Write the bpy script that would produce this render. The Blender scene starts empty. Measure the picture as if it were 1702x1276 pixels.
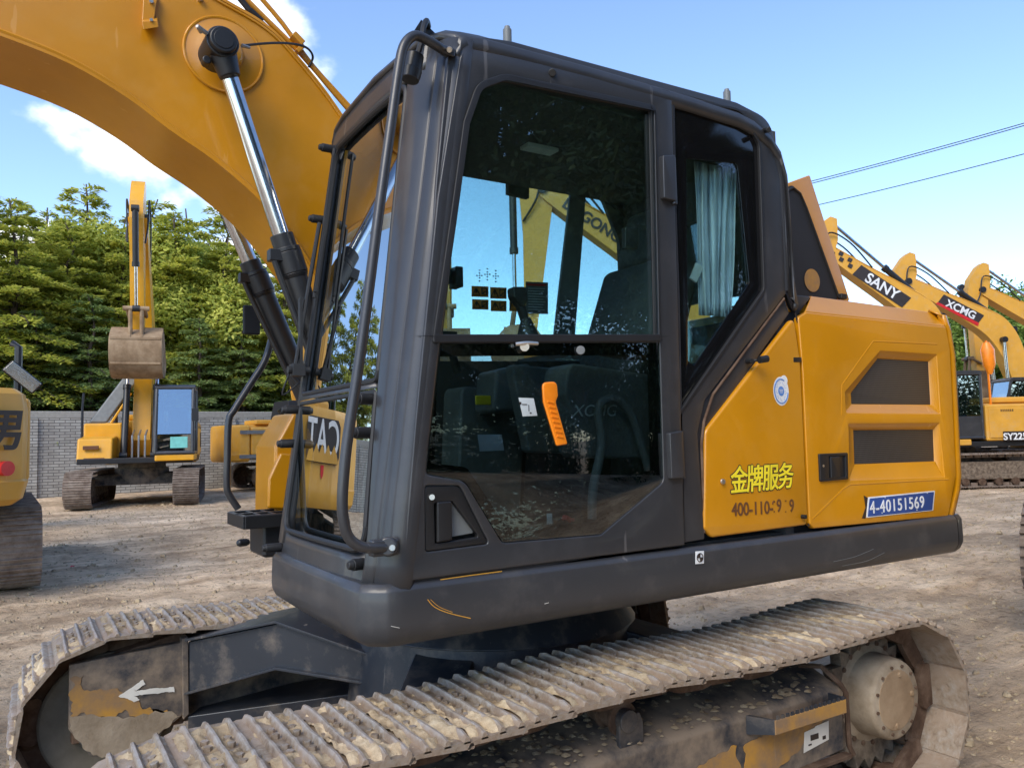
import bpy, bmesh, math, random
from mathutils import Vector, Matrix, noise
random.seed(7)
S = bpy.context.scene
COL = S.collection
# ---------------------------------------------------------------- camera
AX = (Vector((0.85098782, 0.01670944, 0.52491954)), Vector((-0.5246983, 0.07008838, 0.84839808)), Vector((-0.0226145, -0.99740083, 0.06841177)))
FPX = 1319.41
CAM = Vector((-0.99468, -2.3, 1.7))
cd = bpy.data.cameras.new('camera'); cam = bpy.data.objects.new('camera', cd); COL.objects.link(cam)
cd.sensor_width = 36; cd.lens = FPX * 36 / 1702; cd.clip_start = 0.05; cd.clip_end = 3000
rt = Vector((AX[0][0], AX[1][0], AX[2][0])); dn = Vector((AX[0][1], AX[1][1], AX[2][1])); fw = Vector((AX[0][2], AX[1][2], AX[2][2]))
mw = Matrix.Identity(4)
for i in range(3):
    mw[i][0] = rt[i]; mw[i][1] = -dn[i]; mw[i][2] = -fw[i]; mw[i][3] = CAM[i]
cam.matrix_world = mw
S.camera = cam
def raydir_(px, py):
    r = ((px - 851), (py - 638), FPX)
    return Vector(tuple(sum(AX[i][k] * r[k] for k in range(3)) for i in range(3))).normalized()
# ---------------------------------------------------------------- sky, sun, exposure
SUN_EL, SUN_AZ = math.radians(42), math.radians(238)   # azimuth measured clockwise from +Y
w = bpy.data.worlds.new('World'); S.world = w; w.use_nodes = True
nt = w.node_tree; N = nt.nodes; L = nt.links; N.clear()
out = N.new('ShaderNodeOutputWorld'); bg = N.new('ShaderNodeBackground')
sky = N.new('ShaderNodeTexSky'); sky.sky_type = 'NISHITA'; sky.sun_disc = False
sky.sun_elevation = SUN_EL; sky.sun_rotation = SUN_AZ; sky.dust_density = 0.15; sky.ozone_density = 1.6; sky.air_density = 1.0; sky.altitude = 1200
SKY = 0.14
bg.inputs['Strength'].default_value = SKY
tc = N.new('ShaderNodeTexCoord')
mp = N.new('ShaderNodeMapping'); mp.inputs['Scale'].default_value = (1, 1, 1.35); mp.inputs['Location'].default_value = (1.3, 2.1, 0.7)
n1 = N.new('ShaderNodeTexNoise'); n1.inputs['Scale'].default_value = 4.2; n1.inputs['Detail'].default_value = 9; n1.inputs['Roughness'].default_value = 0.5
L.new(tc.outputs['Generated'], mp.inputs[0]); L.new(mp.outputs[0], n1.inputs['Vector'])
# cloud bank: a direction mask (the bank stands over the trees on the left) times noise
dotn = N.new('ShaderNodeVectorMath'); dotn.operation = 'DOT_PRODUCT'; dotn.inputs[1].default_value = raydir_(150, 300)
L.new(tc.outputs['Generated'], dotn.inputs[0])
mr = N.new('ShaderNodeMapRange'); mr.inputs['From Min'].default_value = 0.93; mr.inputs['From Max'].default_value = 0.985
mr.inputs['To Min'].default_value = -0.30; mr.inputs['To Max'].default_value = 0.075
L.new(dotn.outputs['Value'], mr.inputs['Value'])
ad = N.new('ShaderNodeMath'); ad.operation = 'ADD'; L.new(n1.outputs['Fac'], ad.inputs[0]); L.new(mr.outputs[0], ad.inputs[1])
cr = N.new('ShaderNodeMapRange'); cr.interpolation_type = 'SMOOTHSTEP'; cr.inputs['From Min'].default_value = 0.50; cr.inputs['From Max'].default_value = 0.60
L.new(ad.outputs[0], cr.inputs['Value'])
n2 = N.new('ShaderNodeTexNoise'); n2.inputs['Scale'].default_value = 6; n2.inputs['Detail'].default_value = 6
L.new(mp.outputs[0], n2.inputs['Vector'])
cc = N.new('ShaderNodeMix'); cc.data_type = 'RGBA'
cc.inputs['A'].default_value = (5.2, 5.5, 6.0, 1); cc.inputs['B'].default_value = (7.2, 7.0, 6.8, 1)
n2r = N.new('ShaderNodeMapRange'); n2r.inputs['From Min'].default_value = 0.35; n2r.inputs['From Max'].default_value = 0.65
L.new(n2.outputs['Fac'], n2r.inputs['Value']); L.new(n2r.outputs[0], cc.inputs['Factor'])
tint = N.new('ShaderNodeMix'); tint.data_type = 'RGBA'; tint.blend_type = 'MULTIPLY'; tint.inputs['Factor'].default_value = 1
tint.inputs['B'].default_value = (.98, 1.0, 1.05, 1)
L.new(sky.outputs[0], tint.inputs['A'])
mx = N.new('ShaderNodeMix'); mx.data_type = 'RGBA'
L.new(cr.outputs[0], mx.inputs['Factor']); L.new(tint.outputs['Result'], mx.inputs['A']); L.new(cc.outputs['Result'], mx.inputs['B'])
L.new(mx.outputs['Result'], bg.inputs['Color']); L.new(bg.outputs[0], out.inputs[0])
sd = bpy.data.lights.new('sun', 'SUN'); so = bpy.data.objects.new('sun', sd); COL.objects.link(so)
sd.energy = 1.5; sd.angle = math.radians(34.0); sd.color = (1.0, 0.90, 0.74)
sdir = Vector((math.sin(SUN_AZ) * math.cos(SUN_EL), math.cos(SUN_AZ) * math.cos(SUN_EL), math.sin(SUN_EL)))
so.rotation_euler = sdir.to_track_quat('Z', 'Y').to_euler(); so.location = (0, 0, 30)
S.view_settings.view_transform = 'Standard'; S.view_settings.look = 'None'; S.view_settings.gamma = 1
S.view_settings.use_curve_mapping = False; S.view_settings.exposure = 1.22
S.cycles.max_bounces = 8; S.cycles.transparent_max_bounces = 24
# ---------------------------------------------------------------- pixel -> point on a real plane
def raydir(px, py):
    r = ((px - 851), (py - 638), FPX)
    return Vector(tuple(sum(AX[i][k] * r[k] for k in range(3)) for i in range(3)))
def at(px, py, Y=0.0):
    d = raydir(px, py); t = (Y - CAM.y) / d.y; return CAM + d * t
def atz(px, py, z):
    d = raydir(px, py); t = (z - CAM.z) / d.z; return CAM + d * t
def pos(px, depth):
    d = raydir(px, 700) / FPX * depth; return Vector((CAM.x + d.x, CAM.y + d.y, 0))
def xz(px, py, Y=0.0):
    p = at(px, py, Y); return (p.x, p.z)
# ---------------------------------------------------------------- materials
MATS = {}
def nodes(name):
    m = bpy.data.materials.new(name); m.use_nodes = True; MATS[name] = m
    t = m.node_tree; return m, t, t.nodes, t.links, t.nodes['Principled BSDF']
def noise_n(N, L, sc, det=4, rough=.5, vec=None, dim='Object', stretch=None):
    n = N.new('ShaderNodeTexNoise'); n.inputs['Scale'].default_value = sc; n.inputs['Detail'].default_value = det; n.inputs['Roughness'].default_value = rough
    t = N.new('ShaderNodeTexCoord'); src = t.outputs[dim]
    if stretch:
        mpn = N.new('ShaderNodeMapping'); mpn.inputs['Scale'].default_value = stretch; L.new(src, mpn.inputs[0]); src = mpn.outputs[0]
    L.new(src, n.inputs['Vector']); return n
def ramp(N, L, src, stops):
    r = N.new('ShaderNodeValToRGB'); e = r.color_ramp.elements
    while len(e) < len(stops): e.new(.5)
    for i, (p, c) in enumerate(stops):
        e[i].position = p; e[i].color = (*c, 1) if len(c) == 3 else c
    L.new(src, r.inputs[0]); return r
def bump(N, L, src, b, strength=.3, dist=.01):
    n = N.new('ShaderNodeBump'); n.inputs['Strength'].default_value = strength; n.inputs['Distance'].default_value = dist
    L.new(src, n.inputs['Height']); L.new(n.outputs[0], b.inputs['Normal']); return n
def plain(name, col, rough=.5, metal=0., coat=0., spec=None, emit=None):
    m, t, N, L, b = nodes(name)
    b.inputs['Base Color'].default_value = (*col, 1); b.inputs['Roughness'].default_value = rough; b.inputs['Metallic'].default_value = metal
    b.inputs['Coat Weight'].default_value = coat
    n = noise_n(N, L, 9, 5)
    r = ramp(N, L, n.outputs['Fac'], [(.3, tuple(c * .86 for c in col)), (.7, tuple(min(1, c * 1.12) for c in col))])
    L.new(r.outputs[0], b.inputs['Base Color'])
    return m
def paint(name, col, rough, coat, dust, dustamt=.35, metal=0., scratch=True, d0=.50, d1=.80):
    """sprayed paint: faint colour drift, dust patches, scratches, orange peel"""
    m, t, N, L, b = nodes(name)
    n = noise_n(N, L, 2.2, 6, .6)
    base = ramp(N, L, n.outputs['Fac'], [(.3, tuple(c * .9 for c in col)), (.7, tuple(c * 1.08 for c in col))])
    nd = noise_n(N, L, 5.5, 10, .68)
    dm = N.new('ShaderNodeMapRange'); dm.inputs['From Min'].default_value = d0; dm.inputs['From Max'].default_value = d1; dm.inputs['To Max'].default_value = dustamt
    L.new(nd.outputs['Fac'], dm.inputs['Value'])
    mx = N.new('ShaderNodeMix'); mx.data_type = 'RGBA'; mx.inputs['B'].default_value = (*dust, 1)
    L.new(dm.outputs[0], mx.inputs['Factor']); L.new(base.outputs[0], mx.inputs['A'])
    src = mx.outputs['Result']
    if scratch:
        ns = noise_n(N, L, 16, 3, .5, stretch=(1, 1, .12)); 
        ns2 = noise_n(N, L, 3, 2, .5)
        sm = N.new('ShaderNodeMapRange'); sm.inputs['From Min'].default_value = .695; sm.inputs['From Max'].default_value = .71; sm.inputs['To Max'].default_value = .3
        L.new(ns.outputs['Fac'], sm.inputs['Value'])
        mu = N.new('ShaderNodeMath'); mu.operation = 'MULTIPLY'; L.new(sm.outputs[0], mu.inputs[0]); L.new(ns2.outputs['Fac'], mu.inputs[1])
        m2 = N.new('ShaderNodeMix'); m2.data_type = 'RGBA'; m2.inputs['B'].default_value = (*[min(1, c * 1.3 + .12) for c in dust], 1)
        L.new(mu.outputs[0], m2.inputs['Factor']); L.new(src, m2.inputs['A']); src = m2.outputs['Result']
    L.new(src, b.inputs['Base Color'])
    rr = N.new('ShaderNodeMapRange'); rr.inputs['To Min'].default_value = rough - .06; rr.inputs['To Max'].default_value = rough + .25
    L.new(nd.outputs['Fac'], rr.inputs['Value']); L.new(rr.outputs[0], b.inputs['Roughness'])
    b.inputs['Metallic'].default_value = metal; b.inputs['Coat Weight'].default_value = coat; b.inputs['Coat Roughness'].default_value = .12
    nb = noise_n(N, L, 7, 2, .4); bump(N, L, nb.outputs['Fac'], b, .12, .01)
    return m
DUST = (.36, .30, .24)
M_Y = paint('yellow_paint', (.57, .235, .002), .28, .5, (.62, .36, .10), .22)
M_YF = paint('faded_yellow_paint', (.66, .33, .035), .5, .1, (.5, .36, .2), .55)
M_YM = paint('muddy_yellow_paint', (.46, .23, .03), .6, .0, (.22, .14, .08), .95, d0=.34, d1=.60)
M_D = paint('dark_grey_paint', (.040, .0405, .044), .34, .3, (.25, .23, .22), .10, .25)
M_DS = paint('scuffed_grey_paint', (.044, .0445, .048), .36, .25, (.26, .23, .20), .22, .2)
M_BLUE = paint('blue_black_frame_paint', (.018, .022, .03), .38, .2, (.30, .24, .18), .55)
M_BLUEM = paint('mud_splashed_frame_paint', (.025, .028, .035), .6, 0, (.24, .18, .125), .92, d0=.36, d1=.60)
M_BK = plain('black_plastic', (.014, .014, .015), .42)
M_RB = plain('black_rubber', (.012, .012, .013), .55)
M_CH = plain('polished_chrome', (.55, .56, .58), .16, 1.)
M_ST = plain('worn_steel', (.42, .40, .38), .42, .85)
M_BOLT = plain('zinc_bolt', (.66, .62, .54), .3, .9)
M_WH = plain('white_vinyl', (.74, .75, .75), .4)
M_WHW = plain('white_paint_mark', (.66, .63, .56), .7)
M_BLV = plain('blue_vinyl', (.03, .075, .27), .35)
M_BLL = plain('light_blue_vinyl', (.10, .25, .60), .35)
M_RED = plain('red_vinyl', (.55, .02, .02), .4)
M_INK = plain('dark_ink', (.03, .022, .02), .5)
M_BRN = plain('brown_vinyl', (.14, .055, .02), .45)
M_LET = plain('yellow_vinyl', (.90, .72, .03), .35)
M_ORH = plain('orange_plastic', (.88, .24, .01), .35)
M_ORL = plain('orange_vinyl', (.75, .27, .04), .5)
M_GR = plain('grey_plastic', (.15, .16, .16), .5)
M_SEAT = plain('seat_fabric', (.07, .075, .08), .85)
M_CUR = plain('curtain_cloth', (.72, .76, .84), .9)
M_LIN = plain('cab_lining', (.05, .052, .055), .8)
M_INS = plain('black_foam_lining', (.010, .0105, .013), .75)
M_BARK = plain('bark', (.085, .06, .045), .9)
M_WIRE = plain('black_cable', (.02, .02, .022), .6)
M_CONC = plain('weathered_concrete', (.30, .285, .255), .9)
M_LGR = plain('pale_grey_decal', (.55, .60, .60), .5)
def mk_glass(name, tintc, refl_lo, refl_hi, rough=0.0, grime=0.02):
    m, t, N, L, b = nodes(name); N.remove(b); o = N['Material Output']
    tr = N.new('ShaderNodeBsdfTransparent'); tr.inputs[0].default_value = (*tintc, 1)
    gl = N.new('ShaderNodeBsdfAnisotropic') if False else N.new('ShaderNodeBsdfGlossy'); gl.inputs['Roughness'].default_value = rough
    gl.inputs['Color'].default_value = (.92, .97, 1, 1)
    lw = N.new('ShaderNodeLayerWeight'); lw.inputs['Blend'].default_value = .35
    mr = N.new('ShaderNodeMapRange'); mr.inputs['To Min'].default_value = refl_lo; mr.inputs['To Max'].default_value = refl_hi
    L.new(lw.outputs['Facing'], mr.inputs['Value'])
    nb = noise_n(N, L, 1.3, 2, .4); bp = N.new('ShaderNodeBump'); bp.inputs['Strength'].default_value = .03; bp.inputs['Distance'].default_value = .02
    L.new(nb.outputs['Fac'], bp.inputs['Height']); L.new(bp.outputs[0], gl.inputs['Normal'])
    mx = N.new('ShaderNodeMixShader'); L.new(mr.outputs[0], mx.inputs[0]); L.new(tr.outputs[0], mx.inputs[1]); L.new(gl.outputs[0], mx.inputs[2])
    df = N.new('ShaderNodeBsdfDiffuse'); df.inputs[0].default_value = (.5, .48, .43, 1)
    ng = noise_n(N, L, 30, 8, .75); mg = N.new('ShaderNodeMapRange'); mg.inputs['From Min'].default_value = .66; mg.inputs['From Max'].default_value = .80; mg.inputs['To Min'].default_value = grime * .1; mg.inputs['To Max'].default_value = grime * 3.5
    L.new(ng.outputs['Fac'], mg.inputs['Value'])
    m2 = N.new('ShaderNodeMixShader'); L.new(mg.outputs[0], m2.inputs[0]); L.new(mx.outputs[0], m2.inputs[1]); L.new(df.outputs[0], m2.inputs[2])
    L.new(m2.outputs[0], o.inputs[0]); return m
G_SIDE = mk_glass('tinted_side_glass', (.77, .90, .89), .045, .45)
G_FAR = mk_glass('clear_far_glass', (.88, .97, .95), .05, .5, grime=.01)
G_LOW = mk_glass('dark_lower_glass', (.52, .60, .62), .036, .40, grime=.006)
G_FRONT = mk_glass('coated_front_glass', (.42, .55, .54), .38, .75, grime=.01)
G_FRIT = plain('black_glass_border', (.006, .006, .007), .06)
G_BACK = mk_glass('background_cab_glass', (.35, .48, .50), .30, .7)
def mk_grille():
    m, t, N, L, b = nodes('perforated_grille')
    tcn = N.new('ShaderNodeTexCoord'); sp = N.new('ShaderNodeMapping'); sp.inputs['Scale'].default_value = (110, 110, 110)
    L.new(tcn.outputs['Object'], sp.inputs[0])
    v = N.new('ShaderNodeTexVoronoi'); v.inputs['Randomness'].default_value = 0.0; v.inputs['Scale'].default_value = 1.0; v.voronoi_dimensions = '3D'
    L.new(sp.outputs[0], v.inputs['Vector'])
    r = ramp(N, L, v.outputs['Distance'], [(.42, (.004, .004, .005)), (.56, (.085, .08, .078))])
    n = noise_n(N, L, 4, 4)
    mx = N.new('ShaderNodeMix'); mx.data_type = 'RGBA'; mx.blend_type = 'ADD'; mx.inputs['B'].default_value = (.02, .017, .012, 1)
    L.new(n.outputs['Fac'], mx.inputs['Factor']); L.new(r.outputs[0], mx.inputs['A']); L.new(mx.outputs['Result'], b.inputs['Base Color'])
    b.inputs['Roughness'].default_value = .5; return m
M_GRILLE = mk_grille()
def mk_mud(name, cols, bs=.6, sc=14):
    m, t, N, L, b = nodes(name)
    n = noise_n(N, L, sc, 10, .65); oi = N.new('ShaderNodeObjectInfo')
    r = ramp(N, L, n.outputs['Fac'], [(.28, cols[0]), (.45, cols[1]), (.62, cols[2]), (.8, cols[3])])
    hs = N.new('ShaderNodeHueSaturation'); mr = N.new('ShaderNodeMapRange'); mr.inputs['To Min'].default_value = .8; mr.inputs['To Max'].default_value = 1.2
    L.new(oi.outputs['Random'], mr.inputs['Value']); L.new(mr.outputs[0], hs.inputs['Value']); L.new(r.outputs[0], hs.inputs['Color'])
    L.new(hs.outputs[0], b.inputs['Base Color']); b.inputs['Roughness'].default_value = .92; b.inputs['Specular IOR Level'].default_value = .15
    bump(N, L, n.outputs['Fac'], b, bs, .03); return m
M_MUD = mk_mud('dried_mud', [(.20, .145, .09), (.38, .29, .185), (.53, .425, .28), (.62, .53, .39)])
M_MUDD = mk_mud('dark_caked_mud', [(.06, .045, .035), (.13, .10, .075), (.22, .175, .13), (.30, .25, .19)])
def mk_shoe(name='worn_track_steel', dull=False):
    m, t, N, L, b = nodes(name)
    n = noise_n(N, L, 22, 8, .7); n3 = noise_n(N, L, 5, 5, .6)
    r = ramp(N, L, n.outputs['Fac'], [(.34, (.14, .10, .07)), (.48, (.29, .235, .175)), (.60, (.36, .33, .29)), (.74, (.48, .46, .43))])
    r2 = ramp(N, L, n3.outputs['Fac'], [(.4, (0, 0, 0)), (.62, (.8, .8, .8))])
    mx = N.new('ShaderNodeMix'); mx.data_type = 'RGBA'; mx.inputs['B'].default_value = (.34, .25, .18, 1)
    L.new(r2.outputs[0], mx.inputs['Factor']); L.new(r.outputs[0], mx.inputs['A']); L.new(mx.outputs['Result'], b.inputs['Base Color'])
    tcn = N.new('ShaderNodeTexCoord'); sx = N.new('ShaderNodeSeparateXYZ'); L.new(tcn.outputs['Object'], sx.inputs[0])
    az = N.new('ShaderNodeMath'); az.operation = 'MULTIPLY_ADD'; az.inputs[1].default_value = .045; L.new(n.outputs['Fac'], az.inputs[0]); L.new(sx.outputs['Z'], az.inputs[2])
    wz = N.new('ShaderNodeMapRange'); wz.inputs['From Min'].default_value = .094; wz.inputs['From Max'].default_value = .112; wz.inputs['To Max'].default_value = .75; L.new(az.outputs[0], wz.inputs['Value'])
    mw_ = N.new('ShaderNodeMix'); mw_.data_type = 'RGBA'; mw_.inputs['B'].default_value = (.42, .40, .385, 1); L.new(wz.outputs[0], mw_.inputs['Factor']); L.new(mx.outputs['Result'], mw_.inputs['A']); L.new(mw_.outputs['Result'], b.inputs['Base Color'])
    b.inputs['Roughness'].default_value = .5; b.inputs['Metallic'].default_value = .0 if dull else .25
    bump(N, L, n.outputs['Fac'], b, .5, .012); return m
M_SHOE = mk_shoe()
M_SHOEF = mk_mud('distant_track_steel', [(.10, .07, .055), (.19, .145, .115), (.27, .22, .18), (.34, .29, .24)], .3, 6)
M_RUST = mk_mud('rusty_steel', [(.045, .028, .02), (.09, .055, .037), (.15, .10, .07), (.24, .18, .13)], .4, 9)
M_IDL = mk_mud('greasy_idler_steel', [(.12, .105, .08), (.18, .16, .125), (.24, .21, .17), (.32, .28, .22)], .12, 3)
M_BUCK = mk_mud('rusty_bucket_steel', [(.13, .085, .05), (.22, .15, .09), (.30, .215, .135), (.38, .29, .20)], .3, 3)
M_DRUM = mk_mud('clay_coated_drum', [(.17, .125, .08), (.27, .21, .145), (.36, .29, .21), (.45, .38, .28)], .35, 6)
def mk_ground():
    m, t, N, L, b = nodes('trampled_earth')
    tcn = N.new('ShaderNodeTexCoord'); src = tcn.outputs['Object']
    def nn(sc, det, ro, st=None):
        n = N.new('ShaderNodeTexNoise'); n.inputs['Scale'].default_value = sc; n.inputs['Detail'].default_value = det; n.inputs['Roughness'].default_value = ro
        if st:
            q = N.new('ShaderNodeMapping'); q.inputs['Scale'].default_value = st[0]; q.inputs['Rotation'].default_value = (0, 0, st[1]); L.new(src, q.inputs[0]); L.new(q.outputs[0], n.inputs['Vector'])
        else: L.new(src, n.inputs['Vector'])
        return n
    big = nn(.16, 5, .6); mid = nn(1.1, 9, .68); fine = nn(9, 12, .75); strk = nn(1.6, 8, .7, ((.16, 1.5, 1), math.radians(6)))
    r = ramp(N, L, mid.outputs['Fac'], [(.30, (.17, .12, .085)), (.43, (.36, .27, .19)), (.54, (.58, .455, .335)), (.70, (.78, .65, .50))])
    r2 = ramp(N, L, strk.outputs['Fac'], [(.33, (.20, .145, .105)), (.5, (.40, .315, .24)), (.68, (.64, .54, .43))])
    mx = N.new('ShaderNodeMix'); mx.data_type = 'RGBA'; mx.inputs['Factor'].default_value = .55; L.new(r.outputs[0], mx.inputs['A']); L.new(r2.outputs[0], mx.inputs['B'])
    r3 = ramp(N, L, fine.outputs['Fac'], [(.34, (.55, .52, .49)), (.47, (1.15, 1.13, 1.1)), (.62, (1.3, 1.28, 1.25)), (.74, (1.9, 1.9, 1.9))])
    m2 = N.new('ShaderNodeMix'); m2.data_type = 'RGBA'; m2.blend_type = 'MULTIPLY'; m2.inputs['Factor'].default_value = 1; L.new(mx.outputs['Result'], m2.inputs['A']); L.new(r3.outputs[0], m2.inputs['B'])
    r4 = ramp(N, L, big.outputs['Fac'], [(.36, (.78, .73, .64)), (.50, (1.18, 1.12, 1.0)), (.62, (1.45, 1.39, 1.27))])
    m3 = N.new('ShaderNodeMix'); m3.data_type = 'RGBA'; m3.blend_type = 'MULTIPLY'; m3.inputs['Factor'].default_value = 1; L.new(m2.outputs['Result'], m3.inputs['A']); L.new(r4.outputs[0], m3.inputs['B'])
    L.new(m3.outputs['Result'], b.inputs['Base Color']); b.inputs['Roughness'].default_value = .93; b.inputs['Specular IOR Level'].default_value = .2
    ba = N.new('ShaderNodeMath'); ba.operation = 'ADD'; L.new(mid.outputs['Fac'], ba.inputs[0]); 
    bb = N.new('ShaderNodeMath'); bb.operation = 'MULTIPLY'; bb.inputs[1].default_value = .35; L.new(fine.outputs['Fac'], bb.inputs[0]); L.new(bb.outputs[0], ba.inputs[1])
    bc = N.new('ShaderNodeMath'); bc.operation = 'ADD'; L.new(ba.outputs[0], bc.inputs[0]); L.new(strk.outputs['Fac'], bc.inputs[1])
    bump(N, L, bc.outputs[0], b, 1.0, .16); return m
M_GROUND = mk_ground()
def mk_brick():
    m, t, N, L, b = nodes('pale_grey_brick')
    tcn = N.new('ShaderNodeTexCoord'); sx = N.new('ShaderNodeSeparateXYZ'); cx = N.new('ShaderNodeCombineXYZ')
    L.new(tcn.outputs['Object'], sx.inputs[0]); L.new(sx.outputs['X'], cx.inputs['X']); L.new(sx.outputs['Z'], cx.inputs['Y'])
    br = N.new('ShaderNodeTexBrick'); br.inputs['Scale'].default_value = 1; br.inputs['Brick Width'].default_value = .34; br.inputs['Row Height'].default_value = .105
    br.inputs['Mortar Size'].default_value = .013; br.inputs['Mortar Smooth'].default_value = .3
    br.inputs['Color1'].default_value = (.44, .43, .40, 1); br.inputs['Color2'].default_value = (.33, .32, .295, 1); br.inputs['Mortar'].default_value = (.13, .125, .12, 1)
    L.new(cx.outputs[0], br.inputs['Vector'])
    n = noise_n(N, L, .8, 8, .7); r = ramp(N, L, n.outputs['Fac'], [(.3, (.66, .63, .6)), (.7, (1.15, 1.15, 1.13))])
    mx = N.new('ShaderNodeMix'); mx.data_type = 'RGBA'; mx.blend_type = 'MULTIPLY'; mx.inputs['Factor'].default_value = 1; L.new(br.outputs['Color'], mx.inputs['A']); L.new(r.outputs[0], mx.inputs['B'])
    L.new(mx.outputs['Result'], b.inputs['Base Color']); b.inputs['Roughness'].default_value = .9
    iv = N.new('ShaderNodeMath'); iv.operation = 'SUBTRACT'; iv.inputs[0].default_value = 1; L.new(br.outputs['Fac'], iv.inputs[1]); bump(N, L, iv.outputs[0], b, .6, .02); return m
M_BRICK = mk_brick()
def mk_leaf(name, c0, c1, c2, trans=.35):
    m, t, N, L, b = nodes(name)
    g = N.new('ShaderNodeNewGeometry'); n = noise_n(N, L, .55, 4)
    ad = N.new('ShaderNodeMath'); ad.operation = 'ADD'; L.new(g.outputs['Random Per Island'], ad.inputs[0]); L.new(n.outputs['Fac'], ad.inputs[1])
    hf = N.new('ShaderNodeMath'); hf.operation = 'MULTIPLY'; hf.inputs[1].default_value = .5; L.new(ad.outputs[0], hf.inputs[0])
    r = ramp(N, L, hf.outputs[0], [(.25, c0), (.5, c1), (.78, c2)])
    L.new(r.outputs[0], b.inputs['Base Color']); b.inputs['Roughness'].default_value = .65; b.inputs['Specular IOR Level'].default_value = .25
    tl = N.new('ShaderNodeBsdfTranslucent'); L.new(r.outputs[0], tl.inputs[0]); mx = N.new('ShaderNodeMixShader'); mx.inputs[0].default_value = trans
    o = N['Material Output']; L.new(b.outputs[0], mx.inputs[1]); L.new(tl.outputs[0], mx.inputs[2]); L.new(mx.outputs[0], o.inputs[0]); return m
M_CED = mk_leaf('cedar_foliage', (.24, .30, .055), (.52, .54, .09), (.74, .70, .16), .48)
M_CEDD = mk_leaf('blue_cedar_foliage', (.17, .25, .09), (.30, .39, .13), (.42, .50, .19))
M_BROAD = mk_leaf('broadleaf_foliage', (.09, .15, .025), (.18, .27, .045), (.27, .35, .07))
M_BACKT = mk_leaf('shade_tree_foliage', (.02, .035, .012), (.04, .06, .018), (.06, .085, .025), .15)
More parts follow.
